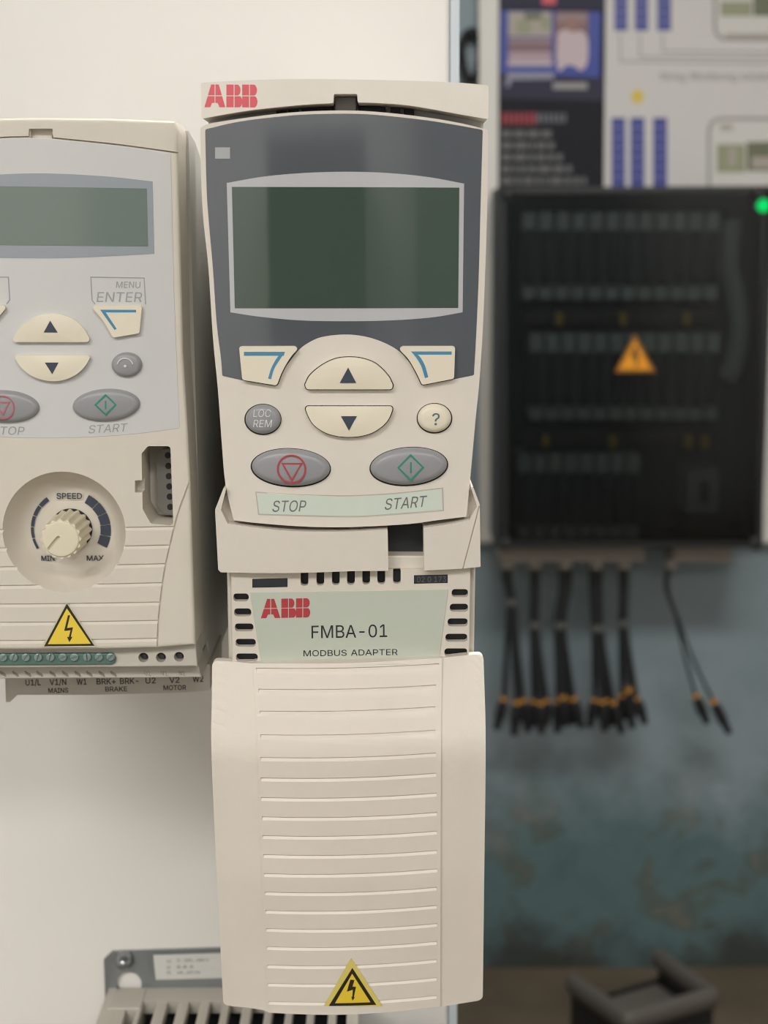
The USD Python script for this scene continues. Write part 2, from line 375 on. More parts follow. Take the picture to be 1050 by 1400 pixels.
# top cap with the latch recess
cap_top = spl([(275, 113), (340, 109.5), (411, 108), (480, 108.6), (570, 110.7), (632, 113.4), (668, 117)])
cap_bot = spl([(667.5, 163), (632, 156.8), (565, 145), (520, 141), (489, 140)]) + [(488.5, 128.5), (456.5, 128.5), (455.6, 141)] + spl([(455, 141), (411, 143.6), (349, 150), (310, 156), (275.5, 162.5)])
vcap = float(FS.uv([(470, 160)])[0, 1])
CS = Sheet(Y0, lambda u, v: 0.0015 * (1 - ((u - UC) / 0.035) ** 2) - 0.14 * (v - vcap))
cap = part(drive, 'top_cap', put(CS, solid(poly(CS, cap_top + cap_bot, 0.0008, 0.0004), -0.02, 0.0008, 0.0006)), IVORY)
part(cap, 'brand_logo', flat(CS, logo_shape(CS, 279.5, 115.5, 352, 146.5, 0.3, 0.0008), 0.0008), RED, False, label='red logo reading ABB')
part(drive, 'latch', plate(FS, rect(458, 132, 487, 153), -0.009, -0.004, 0.0004), plastic('latch_grey', (128, 126, 122), 0.5))
for x0, x1, y in ((378, 391, 147.5), (394, 408, 146), (412, 455, 145), (490, 527, 145), (534, 547, 147), (552, 566, 149)):
    part(drive, 'vent_slot', plate(FS, rect(x0, y, x1, y + 9), -0.010, -0.0075, 0.0002), DARK)
# keypad holder bracket
vhold = float(FS.uv([(470, 715)])[0, 1])
HS = Sheet(Y0, lambda u, v: 0.0012 * (1 - ((u - UC) / 0.035) ** 2) + 0.09 * (v - vhold))
left_b = [(294, 697), (306, 666), (309, 668), (302, 697), (311, 716)] + spl([(311, 716), (355, 722), (399, 726), (440, 727), (480, 726.5), (530, 724)]) + [(531, 780.5)] + spl([(531, 780.5), (480, 781), (420, 783), (360, 783.5), (302, 782.5)]) + [(298.3, 779)]
right_b = [(579, 721.5)] + spl([(579, 721.5), (612, 717), (642, 711)]) + [(652, 692), (644, 667), (646.5, 665), (656, 690), (657, 775), (632, 777.5), (580, 780)]
HW = 0.0012
hold = solid(poly(HS, left_b, HW, 0.0002), -0.014, HW, 0.0007)
hr = solid(poly(HS, right_b, HW, 0.0002), -0.014, HW, 0.0007)
crease = Polygon(HS.uv([(654.5, 692), (656, 692), (633.5, 778), (631.8, 778)], HW))
hr = hr - solid(crease, HW - 0.0005, HW + 0.002)
ears = [solid(poly(HS, q, -0.003, 0), -0.016, -0.003, 0.0003) for q in ([(296, 696), (307, 668), (313, 671), (322, 712), (311, 718)], [(653, 692), (645, 668), (640, 672), (634, 708), (642, 714)])]
ledge = solid(poly(HS, rect(528, 760, 584, 778), -0.003, 0), -0.0088, -0.003, 0.0004)
hd = part(drive, 'keypad_holder', put(HS, hold + hr + ears[0] + ears[1] + ledge), IVORY)
part(drive, 'holder_slot', plate(FS, rect(526, 716, 588, 782), -0.0092, -0.0085), DARK, label='dark slot in the keypad holder')
# side frame beside the adapter
part(drive, 'lower_frame', put(FS, solid(poly(FS, [(311, 776), (650, 774), (648, 905), (314, 905)], -0.006, 0), -0.03, -0.006, 0.0006)), IVORY2)
# terminal cover
zc = lambda py: float(Sheet(Y0).uv([(478, py)])[0, 1])
Z_ = np.array([zc(y) for y in (1400, 1370, 1200, 1048, 1026, 1008, 890)]); W_ = np.array([-.0072, -.0060, .0010, .0050, .0055, .0052, -.0008])
fine_z = np.linspace(Z_[0], Z_[-1], 120); fw = np.interp(fine_z, Z_, W_); kern = np.exp(-np.linspace(-2, 2, 7) ** 2); kern /= kern.sum(); fw = np.convolve(np.pad(fw, 3, 'edge'), kern, 'valid')
prof = lambda v: np.interp(v, fine_z, fw)
COV = Sheet(Y0, lambda u, v: prof(v) + 0.0017 * (1 - np.clip(((u - UC) / 0.022), -1.5, 1.5) ** 2))
wing = spl([(290, 903), (318, 904.5), (344, 907)]) + spl([(344, 907), (478, 906.5), (604, 899.5)]) + spl([(604, 899.5), (635, 896), (659, 894.5)]) + spl([(661, 898), (664, 1015), (662, 1200), (660, 1364)]) + spl([(655, 1368), (630, 1372), (604, 1376), (540, 1383), (478, 1386), (420, 1386), (366, 1384)]) + spl([(360, 1381), (340, 1378), (310, 1374.5), (305, 1370)]) + spl([(305, 1368), (296, 1190), (289, 1028), (289.5, 960), (290, 906)])
mid = spl([(346, 907), (478, 906.5), (604, 899.5)]) + spl([(604.5, 898), (603, 1020), (602, 1376)]) + spl([(602, 1376), (540, 1383), (478, 1387), (420, 1387), (367, 1384.5)]) + spl([(366, 1383), (358, 1190), (352, 1028), (346, 906)])
cw0 = poly(COV, wing, 0, 0.0013)
cov = solid(cw0, -0.0028, 0.0, 0.0009) + solid(cw0.buffer(-.0002).intersection(sbox(-1, 0, 1, zc(945))), -.014, -.0022)
cov = cov + solid(poly(COV, mid, 0.0007, 0.0002), -0.004, 0.0007, 0.0005)
RL = [85, 157, 232, 313, 390, 460, 527, 593, 657, 722, 787, 850, 913, 975, 1037, 1100, 1162, 1224]
RR = [70, 143, 217, 297, 375, 444, 512, 578, 642, 708, 771, 834, 896, 958, 1019, 1081, 1143, 1204]
XLf = [200, 208, 213, 215, 215, 216, 217, 220, 222, 225, 227, 230, 232, 234, 236, 238, 240, 242]
XRt = [825, 815, 812, 812, 815, 816, 817, 818, 818, 818, 820, 818, 818, 818, 818, 817, 817, 817]
for a, b, xa, xb in zip(RL, RR, XLf, XRt):
    p0, p1 = COV.uv([(270 + xa / 2.5, 880 + a / 2.5), (270 + xb / 2.5, 880 + b / 2.5)], 0.0007)
    cov = cov - groove(p0, p1, 0.0007, 0.0005)
tc = part(drive, 'terminal_cover', put(COV, cov, 0.003), WHITEP, 30)
sticker(COV, tc, [(480, 1310), (522.5, 1375), (443, 1374.5)], [(481.8, 1323), (514.5, 1373.5), (449.5, 1375)], [(481.5, 1331), (506.5, 1370), (458, 1371.3)], bolt_in(480.5, 1339, 1368, 15), 0.00085)

# ------------------------------------------------------------------ plug-in adapter
AW = -0.002
adapter = thing('plug_in_adapter', 'ivory communication adapter with grey-green label, between keypad holder and ribbed cover', 'adapter', (UC, Y0 - AW, zc(898)))
ah = solid(poly(FS, [(316, 781), (643, 777), (641, 905), (318, 905)], AW, 0.0004), AW - .0022, AW, 0.0006)
def slot(x0, y0, x1, y1, r_end):
    q = poly(FS, rect(x0, y0, x1, y1), AW)
    h = (q.bounds[3] - q.bounds[1]) / 2 if (x1 - x0) > (y1 - y0) else (q.bounds[2] - q.bounds[0]) / 2
    return q.buffer(-h * .8).buffer(h * .8, quad_segs=5)
slots = []
for x0, x1, y in ((319, 340, 813), (320, 343.5, 833.5), (321, 346.5, 854), (322, 349.7, 875), (322.6, 352.4, 895)): slots.append((x0, y - 1.6, x1, y + 9.2))
for x0, x1, y in ((617.5, 640, 807), (615, 640, 827), (612, 639.5, 847), (609, 639, 868), (607.6, 639, 888)): slots.append((x0, y - 1.6, x1, y + 9.4))
for x in (411, 432.6, 453.8, 474.5, 495.3, 516, 537.3): slots.append((x, 776, x + 10.6, 801 - (x - 411) * .022))
for s_ in slots: ah = ah - solid(slot(*s_, 1), AW - 0.004, AW + 0.002)
part(adapter, 'housing', put(FS, ah, 0.004), IVORY2)
part(adapter, 'circuit_board', plate(FS, [(318, 782), (641, 778), (640, 905), (319, 905)], AW - 0.0036, AW - 0.0029), DARK, label='dark circuit board seen through the vents')
part(adapter, 'sunk_window', plate(FS, [(345, 791.5), (393, 790.5), (393, 802.5), (345, 803.5)], AW - 0.0002, AW + 0.0001), DARK)
wn = part(adapter, 'sunk_window', plate(FS, [(566, 786.5), (612, 785.5), (612, 797), (566, 798)], AW - 0.0002, AW + 0.0001), DARK)
part(wn, 'number', text(FS, '02 0 173', (570, 796), (610, 795.5), 7.5, AW + 0.0001), plastic('faint_ink', (92, 96, 96), 0.5), False)
lp = part(adapter, 'label_plate', plate(FS, [(341.6, 810), (478, 808), (613, 806), (600, 905), (357, 905)], AW - 0.0003, AW + 0.0002, 0.0001), LABELP)
part(lp, 'brand_logo', flat(FS, logo_shape(FS, 356.6, 819, 424, 845.2, -1.2, AW + 0.0002), AW + 0.0002), RED2, False, label='red logo reading ABB')
part(lp, 'lettering', text(FS, 'FMBA-01', (426, 872.6), (529.5, 870.7), 17.6, AW + 0.0002), INK, False)
part(lp, 'lettering', text(FS, 'MODBUS', (415, 897.3), (474, 896.4), 8.3, AW + 0.0002), INK, False)
part(lp, 'lettering', text(FS, 'ADAPTER', (480, 896.3), (543.5, 895.4), 8.3, AW + 0.0002), INK, False)

# ------------------------------------------------------------------ keypad
pad = thing('control_keypad', 'ivory keypad with slate fascia and blank green display on the middle drive', 'keypad', (UC, Y0, zc(720)))
k_top = spl([(274.5, 174), (291, 168), (359, 158), (412, 152.8), (474, 151), (528, 154), (590.7, 161.6), (632.6, 169), (662, 176.5), (667.5, 179)])
k_right = spl([(667.5, 182), (666, 285), (663, 380), (659.5, 460), (655, 526), (650.5, 570), (646, 620), (638, 705)])
k_bot = spl([(637, 706.5), (600, 711), (556, 716.7), (485, 720.5), (440, 720.8), (399, 719), (350, 715), (320, 711.5)])
k_left = spl([(319, 710), (308, 660), (303, 603), (298, 534), (291, 460), (285, 367), (278, 300), (275, 245), (274, 178)])
part(pad, 'housing', put(KS, solid(poly(KS, k_top + k_right + k_bot + k_left, 0, 0.0006), -0.0085, 0.0, 0.0008)), IVORY)
fas = spl([(281, 176.5), (328, 166), (390, 158.4), (432, 156), (485, 155.5), (528, 158.2), (590.7, 165.4), (655, 176.5), (660, 178.5)]) + spl([(660, 180), (657, 285), (654.5, 380), (651, 460), (648, 513)]) + [(621, 518.5), (576, 527)] + spl([(576, 527), (569, 510.5), (557.6, 493), (544, 479), (523, 467.6), (498.6, 460), (472, 457.3), (444, 459.9), (427, 465.7), (410, 477), (397, 493), (386, 509), (379, 527)]) + [(331, 520), (304, 514)] + spl([(303.5, 510), (302, 490), (296, 440), (291, 367), (286, 310), (282.5, 260), (280.5, 180)])
fa = part(pad, 'fascia', put(KS, solid(poly(KS, fas, 0.0001, 0.0004), -0.001, 0.0001, 0.0001)), FASCIA)
part(fa, 'indicator_window', plate(KS, rect(294, 201.5, 314.5, 217), 0.0, 0.00018), plastic('lamp_window', (172, 174, 176), 0.2))
fr = [(310, 250)] + spl([(310.5, 250), (360, 241.5), (415, 236.5), (473, 234.8), (530, 236.5), (585, 242), (634.5, 251)]) + [(632.5, 427)] + spl([(632.5, 427), (590, 434), (535, 438), (473, 439.2), (410, 438), (355, 433), (315, 427)])
dp = part(pad, 'display_frame', put(KS, solid(poly(KS, fr, 0.00016), -0.0002, 0.00016)), FRAME, label='silver printed frame around the display')
part(dp, 'display_screen', put(KS, solid(poly(KS, [(317, 255.5), (628, 256.5), (626.5, 421), (321, 421.5)], 0.0002), -0.0002, 0.00022)), LCD, label='blank dark green display')
KW = 0.0016
sk1 = [(327, 473.2), (402, 473)] + spl([(404, 473.5), (407, 477), (400, 485), (393, 495), (385, 510), (378.6, 526.8)]) + [(331.5, 519)]
sk2 = spl([(577, 526), (569.5, 510), (558.5, 491), (546.5, 477.5), (550, 473)]) + [(622.2, 473), (620.6, 517.5)]
a = key(pad, KS, 'soft_key', sk1, KW, KEYC, dome=0)
part(a, 'key_marking', flat(KS, unary_union([Polygon(KS.uv([(333.5, 481), (389.5, 481), (388, 486.4), (333.5, 486.4)], KW)), Polygon(KS.uv(spl([(389.8, 481.2), (383, 491), (375, 504), (370.5, 518.5)]) + [(366.5, 517.5)] + spl([(366.5, 517.5), (371, 503), (377.5, 491), (383, 484)]), KW))]), KW), BLUE, False)
a = key(pad, KS, 'soft_key', sk2, KW, KEYC, dome=0)
part(a, 'key_marking', flat(KS, unary_union([Polygon(KS.uv([(562, 480.5), (617.5, 480.5), (617.5, 484.8), (566, 484.8)], KW)), Polygon(KS.uv(spl([(562, 480.6), (569, 489), (576, 501), (581, 517)]) + [(585.5, 515.5)] + spl([(585.5, 515.5), (581, 500), (575, 489), (569, 483)]), KW))]), KW), BLUE, False)
up_k = spl([(417, 526), (424, 513), (440, 499.7), (458, 491), (477, 488.5), (496, 490.5), (514, 497.6), (530, 513), (537, 526)]) + [(536, 532), (419.5, 532)]
dn_k = [(418.5, 555.5), (537, 555.5)] + spl([(537, 558), (532, 571), (524, 581), (510, 590.5), (494, 595.5), (477, 597), (460, 595.5), (444, 590.5), (430, 581), (423, 571), (417.5, 558)])
a = key(pad, KS, 'arrow_key', up_k, KW, KEYC, label='upper cream key with an up arrow')
part(a, 'arrow', flat(KS, Polygon(KS.uv([(476, 502.5), (487, 523.5), (464.5, 523.5)], KW + .0004)), KW + 0.00042), INK2, False)
a = key(pad, KS, 'arrow_key', dn_k, KW, KEYC, label='lower cream key with a down arrow')
part(a, 'arrow', flat(KS, Polygon(KS.uv([(466, 569), (488, 569), (477, 588.5)], KW + .0004)), KW + 0.00042), INK2, False)
a = key(pad, KS, 'round_key', ell((359.5, 573.4), 24, 20), KW, KEYG, 0.0012, 0, label='grey round key marked LOC and REM')
part(a, 'lettering', text(KS, 'LOC', (346, 570), (370.5, 570), 10, KW + 0.0004, 0.18), PALEINK, False)
part(a, 'lettering', text(KS, 'REM', (346, 584), (372.5, 584), 10, KW + 0.0004, 0.18), PALEINK, False)
a = key(pad, KS, 'round_key', ell((594, 571.8), 23, 19.5), KW, KEYC, 0.0012, 0, label='cream round key with a question mark')
part(a, 'lettering', text(KS, '?', (591, 581), (601, 581), 16, KW + 0.0004), plastic('slate_blue_ink', (88, 110, 122), 0.5), False)
a = key(pad, KS, 'stop_key', ell((397.6, 639.4), 53.6, 25.4, 2.5), KW, KEYG, 0.0014, 0, 0.0006, label='grey oval stop key with red sign')
w_ = KW + 0.00062
part(a, 'stop_sign', flat(KS, unary_union([outline_circle(KS, (398.6, 641.5), 20, 2.3, w_), frame_poly(KS, [(384.5, 633), (414, 633), (399, 658.5)], 2, w_)]), w_), RED2, False)
a = key(pad, KS, 'start_key', ell((559, 637.8), 52.6, 25.4, -4), KW, KEYG, 0.0014, 0, 0.0006, label='grey oval start key with green sign')
part(a, 'start_sign', flat(KS, unary_union([frame_poly(KS, [(561.4, 620.5), (580, 639), (561.4, 658), (543, 639.5)], 2.2, w_), line(KS, [(561.8, 632), (561.8, 646.5)], 2.2, w_)]), w_), GREEN, False)
ls = part(pad, 'label_strip', plate(KS, spl([(350.7, 673.8), (400, 677), (447, 678.4), (480, 678.6), (537, 675.7), (604, 668.5)]) + spl([(605, 697), (537, 702.4), (485, 705.4), (418, 704.3), (354.5, 702.4)]), -0.0002, 0.00012), STRIP)
part(pad, 'strip_edge', flat(KS, poly(KS, spl([(349, 672), (400, 675.4), (447, 676.8), (480, 677), (537, 674), (606, 666.4)]) + spl([(607, 698.6), (537, 704.2), (485, 707), (418, 706), (353, 704)]), 0), 0.00003, 0.00004), plastic('strip_edge', (186, 180, 168), 0.5), False)
part(ls, 'lettering', text(KS, 'STOP', (372.5, 699.6), (419, 699.2), 15.2, 0.00012, 0.22), GREYINK, False)
part(ls, 'lettering', text(KS, 'START', (526, 697), (584, 692.5), 15.2, 0.00012, 0.22), GREYINK, False)

# ================================================================== LEFT DRIVE
Y1 = 0.392
U1 = float(Sheet(Y1).uv([(60, 500)])[0, 0])
LS = Sheet(Y1, lambda u, v: 0.0010 * (1 - np.clip((u - U1) / 0.035, -1.2, 1.2) ** 2))
LF = Sheet(Y1)
mir = lambda pts, sheet=LS, w=0: [(2 * U1 - a, b) for a, b in sheet.uv(pts, w)]
zl = lambda py, w=0: float(LF.uv([(60, py)], w)[0, 1])
ld = thing('frequency_drive', 'ivory motor drive on the left with speed knob, cut off by the picture edge', 'motor drive', (U1, Y1, zl(950)))
def sym(right_pts, w=0.0, sheet=LS):
    """Outline mirrored about the drive's middle: right half given from top middle to bottom middle."""
    a = sheet.uv(right_pts, w); b = a[::-1].copy(); b[:, 0] = 2 * U1 - b[:, 0]
    p = Polygon(np.vstack([a, b])).buffer(0); return p
# front shell
fp = sym([(60, 161), (150, 162), (239, 165.5), (244, 178), (243.5, 207), (250, 480), (256.6, 590), (260, 658), (267, 882), (215, 886), (160, 887.5), (60, 888.5)])
shell = solid(fp, -0.018, 0.0, 0.0009)
DC = LS.uv([(87.5, 728)])[0]; DR = 85 * LS.px((87, 728))
# bowl for the knob
prof_b = [(0, -.0075), (DR * .68, -.0075), (DR * .80, -.0068), (DR * .9, -.0048), (DR * .96, -.0025), (DR, 0.0001)]
bowl_cut = Manifold.revolve(m3.CrossSection([[(0, -.0080), (DR * .62, -.0079), (DR * .70, -.0076), (DR * .78, -.0067), (DR * .86, -.0050), (DR * .92, -.0028), (DR * .965, -.0010), (DR, 0.0003), (DR, .004), (0, .004)]]), 72).translate((DC[0], DC[1], 0))
# grooves
for a_, b_, xr in ((725, 720, 237), (750, 745.5, 232), (776, 771, 226), (801.5, 797, 222), (826.5, 823.5, 218), (851.5, 848.5, 216.5), (876.5, 873, 214.5)):
    p0, p1 = LS.uv([(-60, a_), (xr, b_)]); shell = shell - groove(p0, p1, 0.0, 0.0005)
cr = LS.uv(spl([(260.5, 656), (249.6, 684), (241, 710), (233, 743), (226, 774), (221, 807), (216.6, 849), (215, 890)]))
shell = shell - solid(LineString(cr).buffer(.00022), -.0006, .002)
# step between cap and membrane
cb = spl([(40, 187.5), (0, 188), (-60, 194)])
capline = spl([(-130, 208), (-60, 195), (0, 188.3), (40, 187)]) + [(40.5, 177), (71, 177), (72, 188.5)] + spl([(74, 188.8), (143, 195.7), (190, 201.5), (243.5, 209)])
below = capline + [(238.6, 400), (246, 585.7), (183, 594), (114, 598.6), (0, 597.5), (-130, 586)]
shell = shell - solid(Polygon(LS.uv(capline)).buffer(0) if False else LineString(LS.uv(capline)).buffer(.00018), -.001, .002)
shell = shell - solid(poly(LS, rect(41, 177.5, 70.5, 188.5), 0), -.0022, .002)
recess = poly(LS, [(233, 610), (202, 610), (193.5, 620), (195, 696), (206, 716), (237, 718.5)], 0, 0.0008)
notch = poly(LS, [(184.5, 657), (200, 656), (200, 673), (184.5, 673.5)], 0)
shell = shell - bowl_cut - solid(recess, -.014, .002) - solid(notch, -.004, .002)
sh = part(ld, 'front_shell', put(LS, shell, 0.003), IVORY2, 28)
# deeper body with sloping top
zt, zb = zl(168), zl(926)
ub0, ub1 = float(2 * U1 - LF.uv([(268, 880)], 0)[0, 0]), float(LF.uv([(268, 880)], 0)[0, 0])
ysl = Polygon([(Y1 + .016, zt - .001), (Y1 + .03, zt - .003), (Y1 + .045, zt - .0075), (Y1 + .06, zt - .014), (BOARD_Y, zt - .022), (BOARD_Y, zb - .008), (Y1 + .03, zb - .008), (Y1 + .03, zb + .003), (Y1 + .016, zb + .003)])
mb = trimesh.creation.extrude_polygon(ysl, ub1 - ub0 - .0006, engine='earcut')
v = np.array(mb.vertices)   # (y, z, x)
part(ld, 'body', (np.stack([v[:, 2] + ub0 + .0003, v[:, 0], v[:, 1]], 1), np.array(mb.faces)), SIDEG, 30)
# terminal step under the shell
tp = sym([(60, 882), (267.7, 880), (270, 911), (140, 913.5), (60, 914)], -.003)
tstep = solid(tp, -.016, -.003, .0004)
tp2 = sym([(60, 910), (271, 908), (275.4, 926), (140, 928.5), (60, 929)], -.008)
tstep2 = solid(tp2, -.028, -.008, .0004)
for c in ((196, 899), (220, 899), (244.6, 898)):
    tstep = tstep - solid(Polygon(LF.uv(ell(c, 6.8, 6.6), -.003)), -.009, .002)
part(ld, 'terminal_step', put(LF, tstep + tstep2, 0.006), GREYL)
for c in ((196, 899), (220, 899), (244.6, 898)):
    part(ld, 'terminal_screw', put(LF, solid(Polygon(LF.uv(ell(c, 6.4, 6.2), -.006)), -.0088, -.006, .0005)), plastic('dark_screw', (96, 96, 98), 0.35, metal=0.6))
tb = part(ld, 'terminal_block', put(LF, solid(poly(LF, [(-20, 894), (153, 893), (159, 900), (157, 907), (152, 909), (-20, 910)], -.0022, .0008), -.005, -.0022, .0004)), GTERM, label='green terminal block with slotted screws')
random.seed(3)
for x in (3.8, 18.3, 35, 51.8, 68.6, 85.3, 101.3, 118.9, 134.9, 150.9):
    y = 899.4 - x * .004; s_ = solid(Polygon(LF.uv(ell((x, y), 5.8, 5.4, n=24), -.0016)), -.003, -.0016, .0002)
    an = random.uniform(20, 110); dx, dy = 8 * math.cos(math.radians(an)), -8 * math.sin(math.radians(an))
    s_ = s_ - solid(LineString(LF.uv([(x - dx, y - dy), (x + dx, y + dy)], -.0016)).buffer(.00018), -.0021, .001)
    part(tb, 'slotted_screw', put(LF, s_, 0), STEEL)
# small slanted marks under the terminals
for x in (3, 20, 37, 53, 71, 88, 105, 121, 138, 154):
    ms = []
    for k in range(3):
        ms.append(Polygon(LF.uv([(x - 4 + k * 2.6, 917.5 + k * 1.6), (x - 1 + k * 2.6, 917 + k * 1.6), (x + 1.5 + k * 2.4, 922 + k * 1.5), (x - 1.5 + k * 2.4, 922.5 + k * 1.5)], -.008)))
    part(ld, 'terminal_mark', flat(LF, unary_union(ms).buffer(-.00003), -.008), plastic('mark_ink', (140, 134, 124), 0.5), False)
for x, s_ in ((201, 'U2'), (224, 'V2'), (248, 'W2')):
    part(ld, 'terminal_mark', text(LF, s_, (x - 4.5, 923), (x + 5.5, 924), 6.5, -.008, -0.5), plastic('mark_ink', (140, 134, 124), 0.5), False)
# deep lettered plate
DW = -.027
pl = solid(poly(LF, [(-110, 915), (286, 915), (286, 944.5), (253, 946.6), (128, 950), (24, 950), (13.7, 960), (8, 960), (6.5, 929), (6.5, 915)][:10], DW, 0) if False else poly(LF, [(6.5, 912), (287, 908), (287, 944), (253, 946.6), (128, 950), (24, 950), (13.7, 960), (8, 960)], DW, .0003), -.06, DW, .0003)
lpl = part(ld, 'clamp_plate', put(LF, pl, 0), GREYL, label='grey plate lettered with the mains, brake and motor terminals')
for s_, x0, x1, y, c in (('U1/L', 35, 56, 937, 8), ('V1/N', 68, 91, 936.5, 8), ('W1', 105, 118.5, 936, 8), ('BRK+', 132, 158.5, 935.6, 8), ('BRK-', 164, 189.5, 935, 8), ('U2', 199, 213, 934.3, 8), ('V2', 231.5, 245.5, 933.5, 8), ('W2', 263.5, 278, 932.3, 8), ('MAINS', 66, 93.5, 947.2, 6.5), ('BRAKE', 144, 174, 945.3, 6.5), ('MOTOR', 223.5, 254.5, 943.4, 6.5)):
    part(lpl, 'lettering', text(LF, s_, (x0, y), (x1, y - (x1 - x0) * .015), c, DW, bold=True), plastic('plate_ink', (70, 68, 64), 0.5), False)
# membrane, display
memb = poly(LS, spl([(-127, 208), (-60, 196), (0, 189.5), (40, 188.5), (72, 190), (143, 197), (190, 203), (233.5, 209.5)]) + [(238, 400), (245.5, 585.5)] + spl([(245.5, 585.5), (183, 593.5), (114, 598), (58, 599), (0, 597.2), (-126, 586)]), 0.0001, .0004)
part(ld, 'membrane', put(LS, solid(memb, -.0005, .00012, .0001)), MEMB, label='pale bluish keypad membrane')
dsf = part(ld, 'display_frame', put(LS, solid(poly(LS, spl([(-95, 250), (-20, 240), (57, 237), (143, 241), (208.6, 248)]) + [(211, 347)] + spl([(211, 347), (114, 352), (57, 353), (-20, 352), (-95, 347)]), .0002), -.0002, .0002)), FRAME2)
part(dsf, 'display_screen', put(LS, solid(poly(LS, [(-82, 255), (0, 254.5), (200.5, 257.7), (202.3, 336.6), (0, 335), (-82, 336)], .0003), -.0002, .0003)), LCD2, label='blank pale green display')
for b_ in ([(124, 378.6), (197, 380), (199, 418)], ):
    part(ld, 'key_legend', flat(LS, unary_union([line(LS, [(130, 416), (125.7, 410), (124.2, 378.8), (197, 380), (199, 416)], 1.3, .00014)]), .00014), LGREYINK, False, label='thin grey outline around the words MENU and ENTER')
part(ld, 'key_legend', flat(LS, line(LS, [(-62, 416), (-61, 379), (11.4, 378.8), (13.4, 410), (9, 415.5)], 1.3, .00014), .00014), LGREYINK, False)
part(ld, 'lettering', text(LS, 'MENU', (158.6, 393.4), (192.5, 393.6), 8.5, .00014, 0.12), LGREYINK, False)
part(ld, 'lettering', text(LS, 'ENTER', (132, 412.8), (194.5, 413), 13.4, .00014, 0.15), LGREYINK, False)
part(ld, 'lettering', text(LS, 'START', (121, 592.5), (175, 589.5), 11, .00014, 0.2), LGREYINK, False)
part(ld, 'lettering', text(LS, 'STOP', (-11, 594), (34, 594.5), 11, .00014, 0.2), LGREYINK, False)
ek = [(125, 417.5), (194.5, 417.5), (191, 455.5), (155, 461.5)] + spl([(155, 461.5), (148, 449), (140, 436.5), (125, 418.5)])
LK = 0.0014
a = key(ld, LS, 'soft_key', ek, LK, KEYC, dome=0, gap=.7)
part(a, 'key_marking', flat(LS, unary_union([Polygon(LS.uv([(137, 423.4), (186, 423.6), (186, 427), (141, 427)], LK)), Polygon(LS.uv([(137, 423.4), (142, 423.4), (159.5, 449.5), (156.5, 451)], LK))]), LK), BLUE, False)
ek2 = [(136 - x, y) for x, y in ek]
key(ld, LS, 'soft_key', ek2, LK, KEYC, dome=0, gap=.7)
lu = spl([(18, 463.5), (26, 450), (40, 437.5), (55, 431), (70, 428.8), (86, 430.5), (102, 437), (115, 449), (123, 463.5)]) + [(121, 467.5), (20, 467.5)]
ldn = [(20.5, 485.3), (124.5, 485.3)] + spl([(124, 488), (117, 500), (106, 511), (90, 518.5), (73, 521), (55, 518), (40, 511), (28, 500), (20.5, 488)])
a = key(ld, LS, 'arrow_key', lu, LK, KEYC, gap=.8, label='upper cream key with an up arrow')
part(a, 'arrow', flat(LS, Polygon(LS.uv([(68.6, 438.5), (78.8, 454.5), (59.8, 454.5)], LK + .0004)), LK + .00042), INK2, False)
a = key(ld, LS, 'arrow_key', ldn, LK, KEYC, gap=.8, label='lower cream key with a down arrow')
part(a, 'arrow', flat(LS, Polygon(LS.uv([(61.4, 495.7), (80, 495.7), (71.4, 511.6)], LK + .0004)), LK + .00042), INK2, False)
a = key(ld, LS, 'round_key', ell((173, 498.6), 20.8, 17), LK, KEYG, .001, 0, gap=.7, label='grey round key with a white arc and dot')
aw = LK + .00045
pc = Point(*LS.uv([(171, 500.5)], aw)[0]); kk = LS.px((171, 500), aw)
arc = pc.buffer(11.6 * kk).difference(pc.buffer(10 * kk)).intersection(Polygon(LS.uv([(155, 470), (187, 470), (187, 498), (155, 498)], aw)))
part(a, 'key_marking', flat(LS, unary_union([arc, pc.buffer(1.9 * kk)]), aw), PALEINK, False)
a = key(ld, LS, 'start_key', ell((145, 554), 46.3, 22.3, -3), LK, KEYG, .0012, 0, .0006, gap=.8, label='grey oval start key with green sign')
w_ = LK + .00062
part(a, 'start_sign', flat(LS, unary_union([frame_poly(LS, [(144.3, 538.5), (159.5, 553.3), (144.5, 568.3), (129, 553.6)], 2, w_), line(LS, [(144.4, 548), (144.4, 559.5)], 1.8, w_)]), w_), GREEN, False)
a = key(ld, LS, 'stop_key', ell((6.5, 556), 47, 22.3, 3), LK, KEYG, .0012, 0, .0006, gap=.8, label='grey oval stop key with red sign')
part(a, 'stop_sign', flat(LS, unary_union([outline_circle(LS, (3.4, 557), 16.4, 1.9, w_), frame_poly(LS, [(-8.5, 549.5), (14, 549.5), (4, 568.5)], 1.8, w_)]), w_), plastic('rose_print', (184, 100, 112), 0.5), False)
# speed dial
BW = -.0075
KC = LS.uv([(97, 724)], BW)[0]; kp = LS.px((97, 724), BW)
def arcs(a0, a1, r0, r1, n):
    out = []
    for k in range(n):
        s0, s1 = a0 + (a1 - a0) * (k + .04) / n, a0 + (a1 - a0) * (k + .96) / n; tt = np.radians(np.linspace(s0, s1, 8)); r0k = r0[0] + (r0[1] - r0[0]) * k / max(n - 1, 1)
        out.append(Polygon([(KC[0] + r1 * kp * math.cos(t), KC[1] + r1 * kp * math.sin(t)) for t in tt] + [(KC[0] + r0k * kp * math.cos(t), KC[1] + r0k * kp * math.sin(t)) for t in tt[::-1]]))
    return out
for q in arcs(62, -29, (42, 40), 54.5, 5): part(ld, 'scale_mark', flat(LS, q, BW), INK2, False)
for q in arcs(124, 210, (49, 51.5), 54.8, 5): part(ld, 'scale_mark', flat(LS, q, BW), INK2, False)
